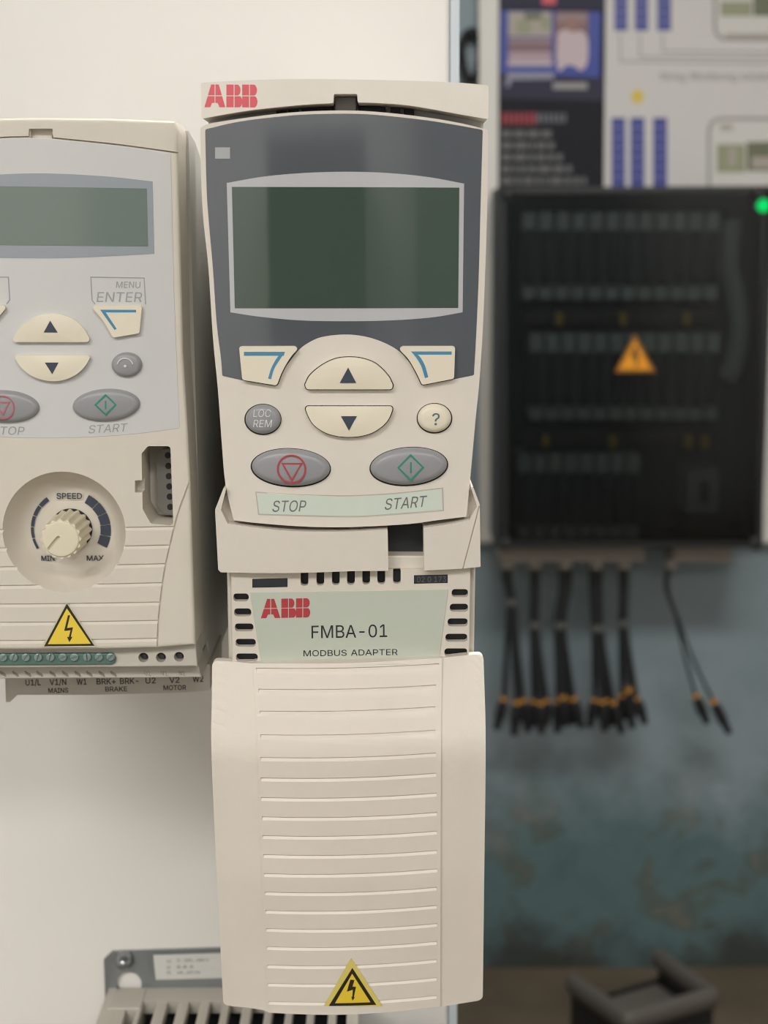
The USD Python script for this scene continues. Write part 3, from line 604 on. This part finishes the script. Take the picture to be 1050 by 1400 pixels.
for s_, x0, x1, y, c in (('SPEED', 77.5, 112.3, 681.9, 7.8), ('MIN', 56.6, 74.6, 766.6, 7), ('MAX', 118.6, 142, 766.4, 7)):
    part(ld, 'lettering', text(LS, s_, (x0, y), (x1, y), c, BW + .0003, bold=True), INK2, False)
R = 27.3 * kp
part(ld, 'knob_gap', lathe(LS, KC, [(0, BW + .0001), (R * 1.06, BW + .0001), (R * 1.06, BW - .0005)]), GAP)
kb = lathe(LS, KC, [(R, BW), (R * .97, BW + .006), (R * .94, BW + .0130)], 192, 16, .06)
kt = lathe(LS, KC, [(R * .80, BW + .0130), (R * .94, BW + .0130)], 192, 16, .06)
kt = (kt[0], kt[1][:, ::-1])
ktop = solid(Point(*KC).buffer(R * .90, quad_segs=16), BW + .011, BW + .0135, .0006)
pt = LS.uv([(67, 750), (79.5, 735)], BW + .0135)
ktop = ktop - solid(LineString(pt).buffer(.00046), BW + .0126, BW + .02)
part(ld, 'speed_knob', join([kb, kt, put(LS, ktop, 0.003)]), CREAMK, 28, label='cream fluted speed knob with a pointer groove')
# socket for the programming plug
cw = -.0098
cb_ = part(ld, 'plug_socket', plate(LS, [(237, 613), (222, 614), (214, 622), (215, 690), (222, 703), (238, 705)], -.0138, cw, .0006, .0006), plastic('socket_grey', (128, 126, 120), 0.5))
for y in (622.5, 637, 651, 665, 679, 693):
    part(cb_, 'pin_hole', flat(LS, Polygon(LS.uv(ell((229.5 + (y - 622) * .045, y), 4.2, 4.4, n=20), cw)), cw), GAP, False)
# lower edge sticker
sticker(LS, sh, [(91.3, 823), (132, 884.5), (57, 885)], [(91.5, 825), (129.3, 882.8), (60.3, 883.6)], [(91.5, 831.5), (124.3, 880), (65.5, 880.6)], [(93, 841), (96, 841), (91.8, 858.5), (100, 857.5), (97, 870.5), (99.2, 870.5), (95, 878), (91.8, 870.5), (94.2, 870.8), (96.6, 861.5), (87.8, 862.5)], .0002, rim=(206, 200, 170), yellow=(238, 208, 72))

# ================================================================== LOWER DRIVE
BSm = Sheet(BOARD_Y - .0015)
lo_c = BSm.uv([(300, 1350)])[0]
gz = lo_c[1]
def H_(px, py, z=gz):
    d = ray(px, py); return CAM + d * ((z - CH) / d[2])
lw = thing('frequency_drive', 'grey slotted drive low on the board, only its vented top showing', 'motor drive', (lo_c[0], BOARD_Y, gz - .25))
mp = solid(poly(BSm, [(142, 1312), (153, 1301.5), (300, 1297), (488, 1296), (489, 1372), (144, 1372)], 0, .0003), -.0015, 0, .0003)
hole = BSm.uv([(176.7, 1345)])[0]; mpx = BSm.px((176, 1345))
mp = mp - solid(Point(*hole).buffer(17 * mpx), -.01, .01)
mplate = part(lw, 'mounting_plate', put(BSm, mp, 0), ZINC)
sc = BSm.uv([(168, 1319)], .004)[0]
part(mplate, 'screw', lathe(BSm, sc, [(.00001, .0048), (.0012, .0046), (.0024, .0036), (.0033, .0018), (.0036, 0)][::1], 40), plastic('bright_screw', (150, 152, 155), 0.2, metal=0.9), 50)
lb = part(lw, 'rating_label', plate(BSm, [(209.5, 1306), (420, 1300), (420, 1334), (213, 1339.5)], 0.0, .0002), plastic('label_white', (214, 213, 208), 0.5))
for s_, x0, x1, y in (('U1', 228, 234, 1316), ('3~ 380...480 V', 242, 286, 1315), ('I2', 228, 233, 1324.5), ('8.8 A', 242, 265, 1324), ('f1', 228, 234, 1332), ('48...63 Hz', 242, 274, 1331.5)):
    part(lb, 'lettering', text(BSm, s_, (x0, y), (x1, y - (x1 - x0) * .02), 4.2, .0002), GREYINK, False)
yb, yf = BOARD_Y - .0015, BOARD_Y - .085
x_l, x_r = float(BSm.uv([(160, 1352)])[0, 0]), float(BSm.uv([(487, 1352)])[0, 0])
part(lw, 'body', join([box(x_l + .001, x_r - .001, yf + .002, yb - .0065, gz - .25, gz - .034), box(x_l + .001, x_r - .001, yb - .0062, yb - .0004, gz - .25, gz - .0052)]), plastic('drive_dark_inside', (40, 44, 47), 0.6), False)
part(lw, 'front_shell', join([box(x_l - .001, x_r + .001, yf - .002, yf + .004, gz - .25, gz), box(x_l - .003, x_l + .002, yf, yb, gz - .25, gz), box(x_r - .003, x_r + .001, yf, yb, gz - .25, gz), box(x_l, x_r, yb - .010, yb, gz - .005, gz)]), GREYL, False)
bars = [float(H_(x, 1400)[0]) for x in (163, 213, 243, 273.5, 303)]
yq = float(H_(300, 1400)[1])
cells = [(187, 205), (221, 236), (251, 266.5), (280.7, 298), (309, 327), (341, 359), (370, 388), (398.5, 418), (428.5, 447.5), (459, 477.5)]
ed = [float(H_(x, 1400)[0]) for c in cells for x in c]
edges = [x_l + .0] + ed + [x_r]
for k in range(0, len(edges), 2):
    a0, a1 = edges[k], edges[k + 1]
    if k == 0:
        a0 = x_l
        part(lw, 'grille_bar', box(a0, a0 + .003, yf + .004, yb - .009, gz - .0045, gz - .0001, .0006), GREYL); a0 = float(H_(151, 1400)[0]); m0 = float(H_(166, 1400)[0])
        part(lw, 'grille_bar', box(a0, m0, yf + .004, yb - .009, gz - .0045, gz - .0001, .0006), GREYL); a0 = float(H_(180, 1400)[0])
    part(lw, 'grille_bar', box(a0, a1, yf + .004, yb - .009, gz - .0045, gz - .0001, .0006), GREYL)
x_s = float(BSm.uv([(620, 1380)])[0, 0])
part(lw, 'side_panel', box(x_r + .0015, x_s, yf + .01, yb, gz - .25, gz - .016, .003), plastic('side_panel_grey', (118, 118, 116), 0.5))
part(lw, 'grille_corner', box(x_l - .001, float(H_(186, 1400)[0]), yb - .016, yb - .001, gz - .010, gz + .0004, .0006), GREYL)

# ================================================================== FAR WALL
PB = YF - .03
PS = Sheet(PB)
pb = thing('poster_board', 'printed solar poster on a grey board on the far wall, above the dark box', 'poster', tuple(PS.world(np.array([[PS.uv([(850, 740)])[0, 0], PS.uv([(850, 740)])[0, 1], 0]]))[0]))
GREYB = plastic('grey_panel', (222, 219, 212), 0.45)
part(pb, 'backing_board', plate(PS, [(655, -130), (1200, -130), (1200, 742), (655, 742)], -.03, 0, .002, fine=0), GREYB)
PT = .002
part(pb, 'poster_sheet', plate(PS, [(682, -130), (1180, -130), (1180, 262), (680, 262)], 0, .001, fine=0), plastic('poster_white', (205, 201, 198), 0.5))
dk = part(pb, 'dark_panel', plate(PS, [(683, -130), (829, -130), (825.5, 262), (681, 262)], 0, .0014, fine=0), plastic('poster_dark', (32, 33, 39), 0.6, spec=0.2))
q_ = lambda a, c, w=.0018: part(dk, a[0], plate(PS, a[1], 0, w, fine=0), c)
q_(('blue_ground', [(684, 14), (822, 16), (820, 106), (684, 100)]), plastic('poster_blue', (48, 66, 150), 0.45), .0016)
q_(('navy_band', [(684, 100), (825, 106), (826, 138), (683, 134)]), plastic('poster_navy', (58, 58, 74), 0.6, spec=0.2), .0015)
q_(('navy_band', [(684, -130), (826, -130), (826, 13), (684, 11)]), plastic('poster_navy', (58, 58, 74), 0.6, spec=0.2), .0015)
q_(('red_mark', rect(741, -6, 760, 6)), plastic('poster_red', (206, 84, 98), 0.5))
PHC = {'photo_a': (168, 158, 148), 'photo_b': (146, 122, 124), 'photo_c': (176, 152, 158), 'photo_d': (196, 178, 182), 'photo_e': (130, 98, 96), 'photo_f': (146, 148, 120), 'photo_g': (104, 108, 84)}
PHM = {k: plastic('poster_' + k, c, 0.5) for k, c in PHC.items()}
for nm, pts, c in (('picture', rect(695, 16, 754, 50), 'photo_a'), ('picture_detail', rect(706, 28, 726, 46), 'photo_f'), ('picture_detail', rect(717, 17, 740, 27), 'photo_g'), ('picture_detail', rect(740, 22, 752, 40), 'photo_f'),
                   ('picture_band', rect(695, 52, 754, 60), 'photo_b'), ('picture_band', rect(695, 61, 754, 70), 'photo_e'), ('picture_band', rect(695, 71, 754, 82), 'photo_c'), ('picture_band', rect(694, 83, 755, 90), 'photo_d'),
                   ('picture', rect(759, 16, 804, 80), 'photo_e'), ('picture_detail', rect(762, 18, 802, 30), 'photo_b')):
    q_((nm, pts), PHM[c], .0019 if 'detail' not in nm else .0022)
q_(('pictured_shirt', spl([(762, 46), (772, 40), (784, 44), (794, 42), (803, 52), (804, 78), (800, 92), (793, 96), (784, 90), (774, 90), (765, 97), (761, 84), (762, 50)])), PHM['photo_d'], .0022)
q_(('pictured_head', ell((781, 34), 8, 9, n=24)), plastic('poster_skin', (150, 110, 100), 0.5), .0024)
q_(('caption_bar', [(694, 99), (757, 99), (757, 108), (699, 109), (697, 118), (691, 118)]), plastic('caption_grey', (140, 140, 158), 0.5), .002)
q_(('caption_bar', rect(756, 113, 803, 122)), plastic('caption_grey2', (150, 148, 146), 0.5), .002)
for x in range(686, 729, 7): q_(('red_lettering', rect(x, 154, x + 5, 170)), plastic('poster_dark_red', (150, 46, 54), 0.5))
for x in range(734, 776, 7): q_(('grey_lettering', rect(x, 155, x + 4.5, 168)), plastic('poster_grey_text', (96, 98, 104), 0.5))
random.seed(5)
for y, x1 in ((178, 757), (194, 761), (210, 772), (226, 785), (242, 805)):
    x = 685
    while x < x1 - 4:
        wd = min(random.uniform(9, 22), x1 - x); q_(('text_word', rect(x, y, x + wd - 3, y + 10)), plastic('poster_text', (94, 94, 94), 0.5)); x += wd
NAVY = plastic('solar_blue', (64, 68, 140), 0.4); CELLL = plastic('solar_line', (130, 134, 190), 0.5)
for x0, x1, y0, y1 in ((840, 858, -60, 42), (868, 886, -60, 42), (898.5, 917.5, -60, 42), (836, 855, 161, 255), (862, 881, 161, 255), (893, 912, 161, 255)):
    a = part(pb, 'solar_panel_picture', plate(PS, rect(x0, y0, x1, y1), 0, .0014, fine=0), NAVY)
    n = int((y1 - y0) / 12)
    ms = [plate(PS, rect(x0 + 1, y0 + (y1 - y0) * k / n - .7, x1 - 1, y0 + (y1 - y0) * k / n + .7), .001, .0017, fine=0) for k in range(1, n)]
    part(a, 'cell_line', join(ms), CELLL)
part(pb, 'sun_picture', plate(PS, ell((871.5, 132), 8.5, 9.5, n=24), 0, .0014, fine=0), plastic('sun_yellow', (214, 186, 70), 0.5))
LINEM = plastic('poster_line', (166, 164, 162), 0.5)
for pts in ([(848, 46), (848, 84), (1130, 88)], [(875, 46), (875, 78), (1130, 80)], [(906, 46), (906, 70), (1130, 73)]):
    part(pb, 'wiring_line', put(PS, solid(line(PS, pts, 3, .001), 0, .0013), 0), LINEM)
for s_, x0, x1 in (('String', 902, 937), ('Monitoring', 944, 1007), ('solution', 1013, 1062)):
    part(pb, 'lettering', text(PS, s_, (x0, 109), (x1, 110), 10, .001, t=.0004), plastic('poster_ink', (120, 118, 116), 0.5), False)
for (x0, y0, x1, y1) in ((975, -60, 1140, 56), (967, 160, 1140, 300)):
    p = poly(PS, rect(x0, y0, x1, y1), .001, .022)
    fr_ = part(pb, 'picture_frame', put(PS, solid(p, 0, .0012), 0), plastic('frame_grey', (150, 148, 146), 0.5))
    part(fr_, 'picture_ground', put(PS, solid(p.buffer(-.006), 0, .0015), 0), plastic('frame_ground', (206, 203, 197), 0.5))
for pts, c in ((rect(985, 2, 1028, 22), 'photo_f'), (rect(1030, -10, 1080, 22), 'photo_g'), (rect(980, 197, 1019, 236), 'photo_f'), (rect(1021, 194, 1090, 234), 'photo_g'), (rect(996, 202, 1006, 226), 'photo_a'), (rect(1028, 214, 1060, 230), 'photo_a'), (rect(985, 170, 1002, 178), 'photo_a'), (rect(992, 46, 1060, 52), 'photo_a')):
    part(pb, 'picture_detail', plate(PS, pts, 0, .0022 if c == 'photo_a' else .0018, fine=0), PHM[c])

# ------------------------------------------------------------------ dark wiring box
LIDY = YF - .19
PB = PB - .004
ES, EI = Sheet(LIDY), Sheet(YF - .15)
cx_, cz_ = ES.uv([(864, 750)])[0]
eb = thing('wiring_box', 'dark wiring box with smoked clear lid on the far wall', 'electrical box', (cx_, LIDY, cz_))
ol = poly(ES, [(682, 256), (1049, 256), (1042, 748), (686, 748)], 0, .008)
BOXM = plastic('box_dark_grey', (44, 46, 47), 0.5)
e0, e1 = ol.bounds[0], ol.bounds[2]; f0, f1 = ol.bounds[1], ol.bounds[3]; th = .006
for x0, x1, z0, z1 in ((e0, e0 + th, f0, f1), (e1 - th, e1, f0, f1), (e0 + th, e1 - th, f0, f0 + th), (e0 + th, e1 - th, f1 - th, f1)):
    part(eb, 'box_wall', box(x0, x1, LIDY + .003, PB, z0, z1), BOXM, False)
part(eb, 'box_back', box(e0 + th, e1 - th, PB - .01, PB, f0 + th, f1 - th), BOXM, False)
for c in ((700, 700), (1020, 700)):
    part(eb, 'standoff', put(ES, solid(Point(*ES.uv([c])[0]).buffer(.012), -(PB + .0035 - LIDY), -(PB - LIDY)), 0), BOXM)
SM = usdkit.material(stage, '/World/Looks/smoked_lid', {'t': ('transparent_bsdf', {'color': (.55, .585, .585)}), 'g': ('glossy_bsdf', {'color': (1, 1, 1), 'roughness': .12}), 'f': ('fresnel', {'IOR': 1.45}), 'm': ('mix_closure', {})}, [('f.fac', 'm.fac'), ('t.BSDF', 'm.closure1'), ('g.BSDF', 'm.closure2')], surface='m.closure')
part(eb, 'smoked_lid', put(ES, solid(ol.buffer(-.004), 0, .004, .001), 0), SM, label='smoked see-through lid')
part(eb, 'lid_rim', put(ES, solid(ol, -.003, .006, .002) - solid(ol.buffer(-.010), -.01, .02), 0), plastic('lid_rim_black', (28, 30, 31), 0.45))
for c in ((694, 264), (1036, 264), (690, 742), (1032, 742)):
    part(eb, 'corner_knob', put(ES, solid(Point(*ES.uv([c])[0]).buffer(.011), .0, .016, .004), 0), BLACK)
sticker(ES, eb, [(868, 458), (896, 508.5), (841, 508.5)], [(868, 460), (894.5, 507.5), (842.5, 507.5)], [(868, 464), (891, 505.5), (845.5, 505.5)], bolt_in(868, 474, 503, 14), .0045, yellow=(238, 158, 30), rim=(230, 150, 30))
led = thing('indicator_lamp', 'small green glowing lamp on the top right corner of the dark wiring box', 'lamp', tuple(ES.world(np.array([[*ES.uv([(1044, 281)])[0], .006]]))[0]))
LEDM = usdkit.material(stage, '/World/Looks/green_glow', {'e': ('emission', {'color': lin((20, 225, 110)), 'strength': 1.0})}, surface='e.emission')
lc = ES.uv([(1044, 281)], .01)[0]
part(led, 'lens', lathe(ES, lc, [(.00001, .016), (.005, .0155), (.0095, .013), (.011, .009), (.011, .005)], 24), LEDM, 60)
part(led, 'bezel', put(ES, solid(Point(*lc).buffer(.013), .003, .008, .001), 0), BLACK)
part(eb, 'mounting_plate', put(ES, solid(ol.buffer(-.014), -(PB - LIDY) + .011, -(PB - LIDY) + .014), 0), plastic('inner_plate', (50, 54, 54), 0.6))
# fuse holders: one built, the rest refer to it
IH = Sheet(YF - .15)
bkY = PB - .0148
FG, FB = plastic('fuse_grey', (182, 184, 178), 0.5), plastic('fuse_black', (22, 24, 26), 0.5)
def fuse_proto(c):
    x, z = IH.uv([c])[0]; m = IH.px(c); w = 20.4 * m; Y = IH.Y
    f = thing('fuse_holder', 'x', 'fuse holder', (x, Y, z), 'fuse holders inside the dark wiring box')
    part(f, 'black_middle', box(x - w * .31, x + w * .31, Y - .012, bkY, z - 36 * m, z + 36 * m, .002), FB)
    part(f, 'grey_end', box(x - w * .44, x + w * .44, Y, bkY, z + 36.5 * m, z + 62 * m, .002), FG)
    part(f, 'grey_end', box(x - w * .44, x + w * .44, Y, bkY, z - 57 * m, z - 36.5 * m, .002), FG)
    part(f, 'flank', box(x - w / 2, x + w / 2, Y + .004, bkY, z - 36.4 * m, z + 36.4 * m), plastic('fuse_flank', (112, 114, 112), 0.5), False)
    part(f, 'lever', box(x - w * .28, x + w * .28, Y - .02, Y - .011, z - 24 * m, z + 20 * m, .002), plastic('fuse_lever', (46, 49, 50), 0.5))
    return f
ordn = ['first', 'second', 'third', 'fourth', 'fifth', 'sixth', 'seventh', 'eighth', 'ninth', 'tenth', 'eleventh', 'twelfth']
fp0 = None
for row, (x0, x1, n, y) in {'top': (712, 985, 12, 352), 'middle': (722, 985, 12, 518), 'bottom': (706, 876, 8, 682)}.items():
    for k in range(n):
        c = (x0 + (x1 - x0) * (k + .5) / n, y); lab = f'{ordn[k]} fuse holder from the left in the {row} row behind the smoked lid'
        if fp0 is None:
            fp0 = fuse_proto(c); stage.GetPrimAtPath(fp0).SetCustomDataByKey('label', lab)
        else:
            x, z = IH.uv([c])[0]; copy_thing(fp0, (x, IH.Y, z), lab)
# terminal rails with brass clamps
BRASS = plastic('brass', (226, 176, 60), 0.35, metal=0.5)
RAIL = plastic('rail_dark', (60, 48, 42), 0.6)
for rl, y, xs, yy in (('upper', 433, (765, 852, 940), 436), ('lower', 600, (746, 838, 942, 965), 604)):
    c0 = IH.uv([(850, y)])[0]
    t = thing('terminal_rail', f'dark {rl} terminal rail with brass clamps between rows of fuse holders', 'terminal rail', (c0[0], bkY, c0[1]))
    a_, b_ = IH.uv([(715, y + 10), (985, y - 10)]); 
    part(t, 'rail', box(a_[0], b_[0], IH.Y + .02, bkY, a_[1], b_[1], .003), RAIL)
    for x in xs:
        p = IH.uv([(x, yy)])[0]
        part(t, 'brass_clamp', box(p[0] - .006, p[0] + .006, IH.Y - .002, IH.Y + .03, p[1] - .012, p[1] + .010, .003), BRASS)
# grey conduit loop and isolator at the right inside
GI = plastic('inner_grey', (150, 150, 140), 0.5)
cpts = [(1004, 300), (1000, 360), (1008, 400), (1014, 450), (1006, 500), (996, 520)]
P3 = [np.array([*IH.uv([c])[0]]) for c in cpts]; P3 = [(p[0], IH.Y + .02, p[1]) for p in P3]
solo('conduit', tube(P3, .018, 14), GI, 'fat grey cable conduit inside the right side of the dark wiring box', 'conduit')
p0, p1 = IH.uv([(938, 702), (984, 642)])
it = thing('isolator', 'grey block inside the dark wiring box, right of the bottom fuse row', 'switch', ((p0[0] + p1[0]) / 2, bkY, p0[1]))
part(it, 'case', box(p0[0], p1[0], IH.Y, bkY, p0[1], p1[1], .004), GI)
part(it, 'lower_case', box(p0[0] - .004, p1[0] + .004, IH.Y + .01, bkY, p0[1] - .036, p0[1] - .0005, .004), FB)
part(it, 'lever', box((p0[0] * .6 + p1[0] * .4), (p0[0] * .35 + p1[0] * .65), IH.Y - .012, IH.Y + .004, p0[1] + .02, p1[1] - .02, .002), FB)

# gland strips under the box
GST = plastic('gland_grey', (150, 142, 132), 0.55)
CBL = Sheet(YF - .10)
for lab, x0, x1, ys, ns in (('long', 681, 880, 752, (694, 731, 772, 815, 853)), ('short', 917, 998, 752, (917.5,))):
    c0 = CBL.uv([((x0 + x1) / 2, 768)])[0]
    g = thing('gland_strip', f'{lab} pale plastic gland strip under the dark wiring box', 'cable gland', (c0[0], CBL.Y, c0[1]))
    a_, b_ = CBL.uv([(x0, 766), (x1, 744)])
    part(g, 'strip', box(a_[0], b_[0], CBL.Y - .02, PB + .0035, a_[1], b_[1] , .002), GST)
    for x in ns:
        p = CBL.uv([(x, 766)])[0]
        part(g, 'gland_nut', trimesh.creation.cylinder(.013, .018, sections=16, transform=trimesh.transformations.translation_matrix([p[0], CBL.Y + .0, p[1] - .005])), GST)
# cable bundles
CABM, CONM, TIE = plastic('cable_black', (30, 34, 35), 0.5), plastic('connector_black', (26, 27, 30), 0.5), plastic('tie_grey', (88, 88, 86), 0.5)
BUN = [('first cable bundle from the left under the wiring box', (693.5, 772), (698.5, 822), [((689, 955), (679, 997)), ((706, 957), (702, 1002)), ((715, 957), (722, 1000))], 4.5),
       ('second cable bundle from the left under the wiring box', (731.5, 772), (730.5, 853), [((730, 958), (728, 993)), ((738, 958), (739, 999)), ((747, 957), (747, 991))], 4.5),
       ('third cable bundle from the left, its connectors fanning to the right', (772.5, 772), (765.5, 853), [((763, 958), (762, 1001)), ((768, 950), (772, 990)), ((776, 956), (783, 990)), ((783, 952), (794, 992))], 4.5),
       ('fourth cable bundle from the left under the wiring box', (814.5, 772), (816.5, 857), [((813, 956), (806, 994)), ((822, 956), (826, 996)), ((830, 956), (836, 992)), ((837, 957), (849, 999))], 4.5),
       ('fifth cable bundle, rightmost of the thick ones', (853, 772), (852, 851), [((850, 950), (855, 983)), ((858, 940), (863, 992)), ((870, 954), (882, 989))], 4.5),
       ('thin pair of cables hanging apart at the right', (916, 772), (926, 848), [((951, 951), (967, 988)), ((973, 956), (995, 999))], 2.4)]
for lab, top, tie, cons, r in BUN:
    ct = CBL.uv([(tie[0], 1000)])[0]
    t = thing('cable_bundle', 'black ' + lab, 'cable', (ct[0], CBL.Y, ct[1]), 'cable bundles hanging under the wiring box'); n = len(cons); mp_ = CBL.px(tie)
    rc = 3.9 * mp_ if r > 3 else 2.2 * mp_
    for k, (a_, b_) in enumerate(cons):
        o = (k - (n - 1) / 2) * (3.9 if r > 3 else 2.4); dy = (k % 2) * .006
        w3 = lambda p, dd=0: (CBL.uv([p])[0][0], CBL.Y - dd, CBL.uv([p])[0][1])
        bow = (-5, 0) if r < 3 else (0, 0)
        pts = [w3((top[0] + o, top[1]), 0), w3((top[0] + o * .9 + bow[0], top[1] * .6 + tie[1] * .4), dy), w3((tie[0] + o * .8, tie[1]), dy), w3((tie[0] * .55 + a_[0] * .45 + o * .4, tie[1] * .5 + a_[1] * .5), dy), w3(a_, dy * 2)]
        part(t, 'cable', tube(pts, rc, 8), CABM)
        A, B = np.array(w3(a_, dy * 2)), np.array(w3(b_, dy * 2)); q = lambda s_: tuple(A + (B - A) * s_)
        part(t, 'connector', tube([q(0), q(.2), q(.22), q(.62), q(.64), q(.98), q(1)], np.array([5, 6.4, 7.6, 7.6, 6.0, 5.0, 3.0]) * mp_, 12, 3), CONM)
        part(t, 'connector_ring', tube([q(-.05), q(.06)], 5.4 * mp_, 12), ORANGE)
    tc_ = CBL.uv([tie])[0]
    if r > 3: part(t, 'cable_tie', tube([(tc_[0], CBL.Y - .003, tc_[1] + .006), (tc_[0], CBL.Y - .003, tc_[1] - .006)], (n * 3.9 / 2 + 2.6) * mp_, 16), TIE)
# dark coil on the wall beside the poster
pc_ = WALL.uv([(644, 78)])[0]
cp = [(pc_[0] + .018 * math.cos(a) * (1 + .1 * math.sin(3 * a)), YF - .012 - .01 * (i % 2), pc_[1] + .040 * math.sin(a)) for i, a in enumerate(np.linspace(0, 4 * np.pi, 22))]
solo('cable_coil', tube(cp, .008, 8), BLACK, 'small dark coil of cable on the blue wall, between the board and the poster', 'cable')

# ------------------------------------------------------------------ black bin on the floor
zr = 0.30
cor = {k: H_(*p, zr) for k, p in {'L': (781, 1331), 'F': (857, 1384), 'R': (976, 1350), 'B': (902, 1296)}.items()}
bc = sum(cor.values()) / 4
bn = thing('storage_bin', 'black plastic open bin with a thick rim on the floor, lower right', 'bin', (bc[0], bc[1], 0))
BIN = plastic('bin_black', (24, 24, 25), 0.5); RIM = plastic('bin_rim', (80, 75, 70), 0.5)
def wall_of(a, b, z1=zr - .004, th=.006, z0=0.0, flare=1.0):
    a, b = np.array(cor[a]), np.array(cor[b]); out = []
    for p in (a, b):
        q = bc + (p - bc) * flare
        for pp, z in ((p, z1), (q, z0)):
            for s_ in (1.0, 1 - th / np.linalg.norm((p - bc)[:2]) * 1.4):
                v_ = bc + (pp - bc) * s_; out.append((v_[0], v_[1], z))
    return Manifold.hull_points(np.array(out, np.float32))
for a, b in (('L', 'F'), ('F', 'R'), ('R', 'B')): part(bn, 'side_wall', wall_of(a, b), BIN, False)
part(bn, 'side_wall', wall_of('B', 'L', zr - .05), BIN, False)
def rim_of(a, b):
    a, b = np.array(cor[a]), np.array(cor[b]); sp = Manifold.sphere(1, 20).scale((.012, .012, .017)); ins = lambda p: bc + (p - bc) * .97
    return Manifold.batch_hull([sp.translate((*ins(p)[:2], zr - .017)) for p in (a, b)])
part(bn, 'rim', (rim_of('L', 'F') + rim_of('F', 'R') + rim_of('R', 'B')).refine_to_length(.02), RIM, 60)
part(bn, 'bottom', Manifold.hull_points(np.array([(*(bc + (p - bc) * .99)[:2], z) for p in cor.values() for z in (0, .008)], np.float32)), BIN, False)
part(bn, 'liner', Manifold.hull_points(np.array([(*(bc + (p - bc) * .9)[:2], z) for p in cor.values() for z in (zr - .07, zr - .055)], np.float32)), plastic('bin_liner', (84, 80, 74), 0.6), False)
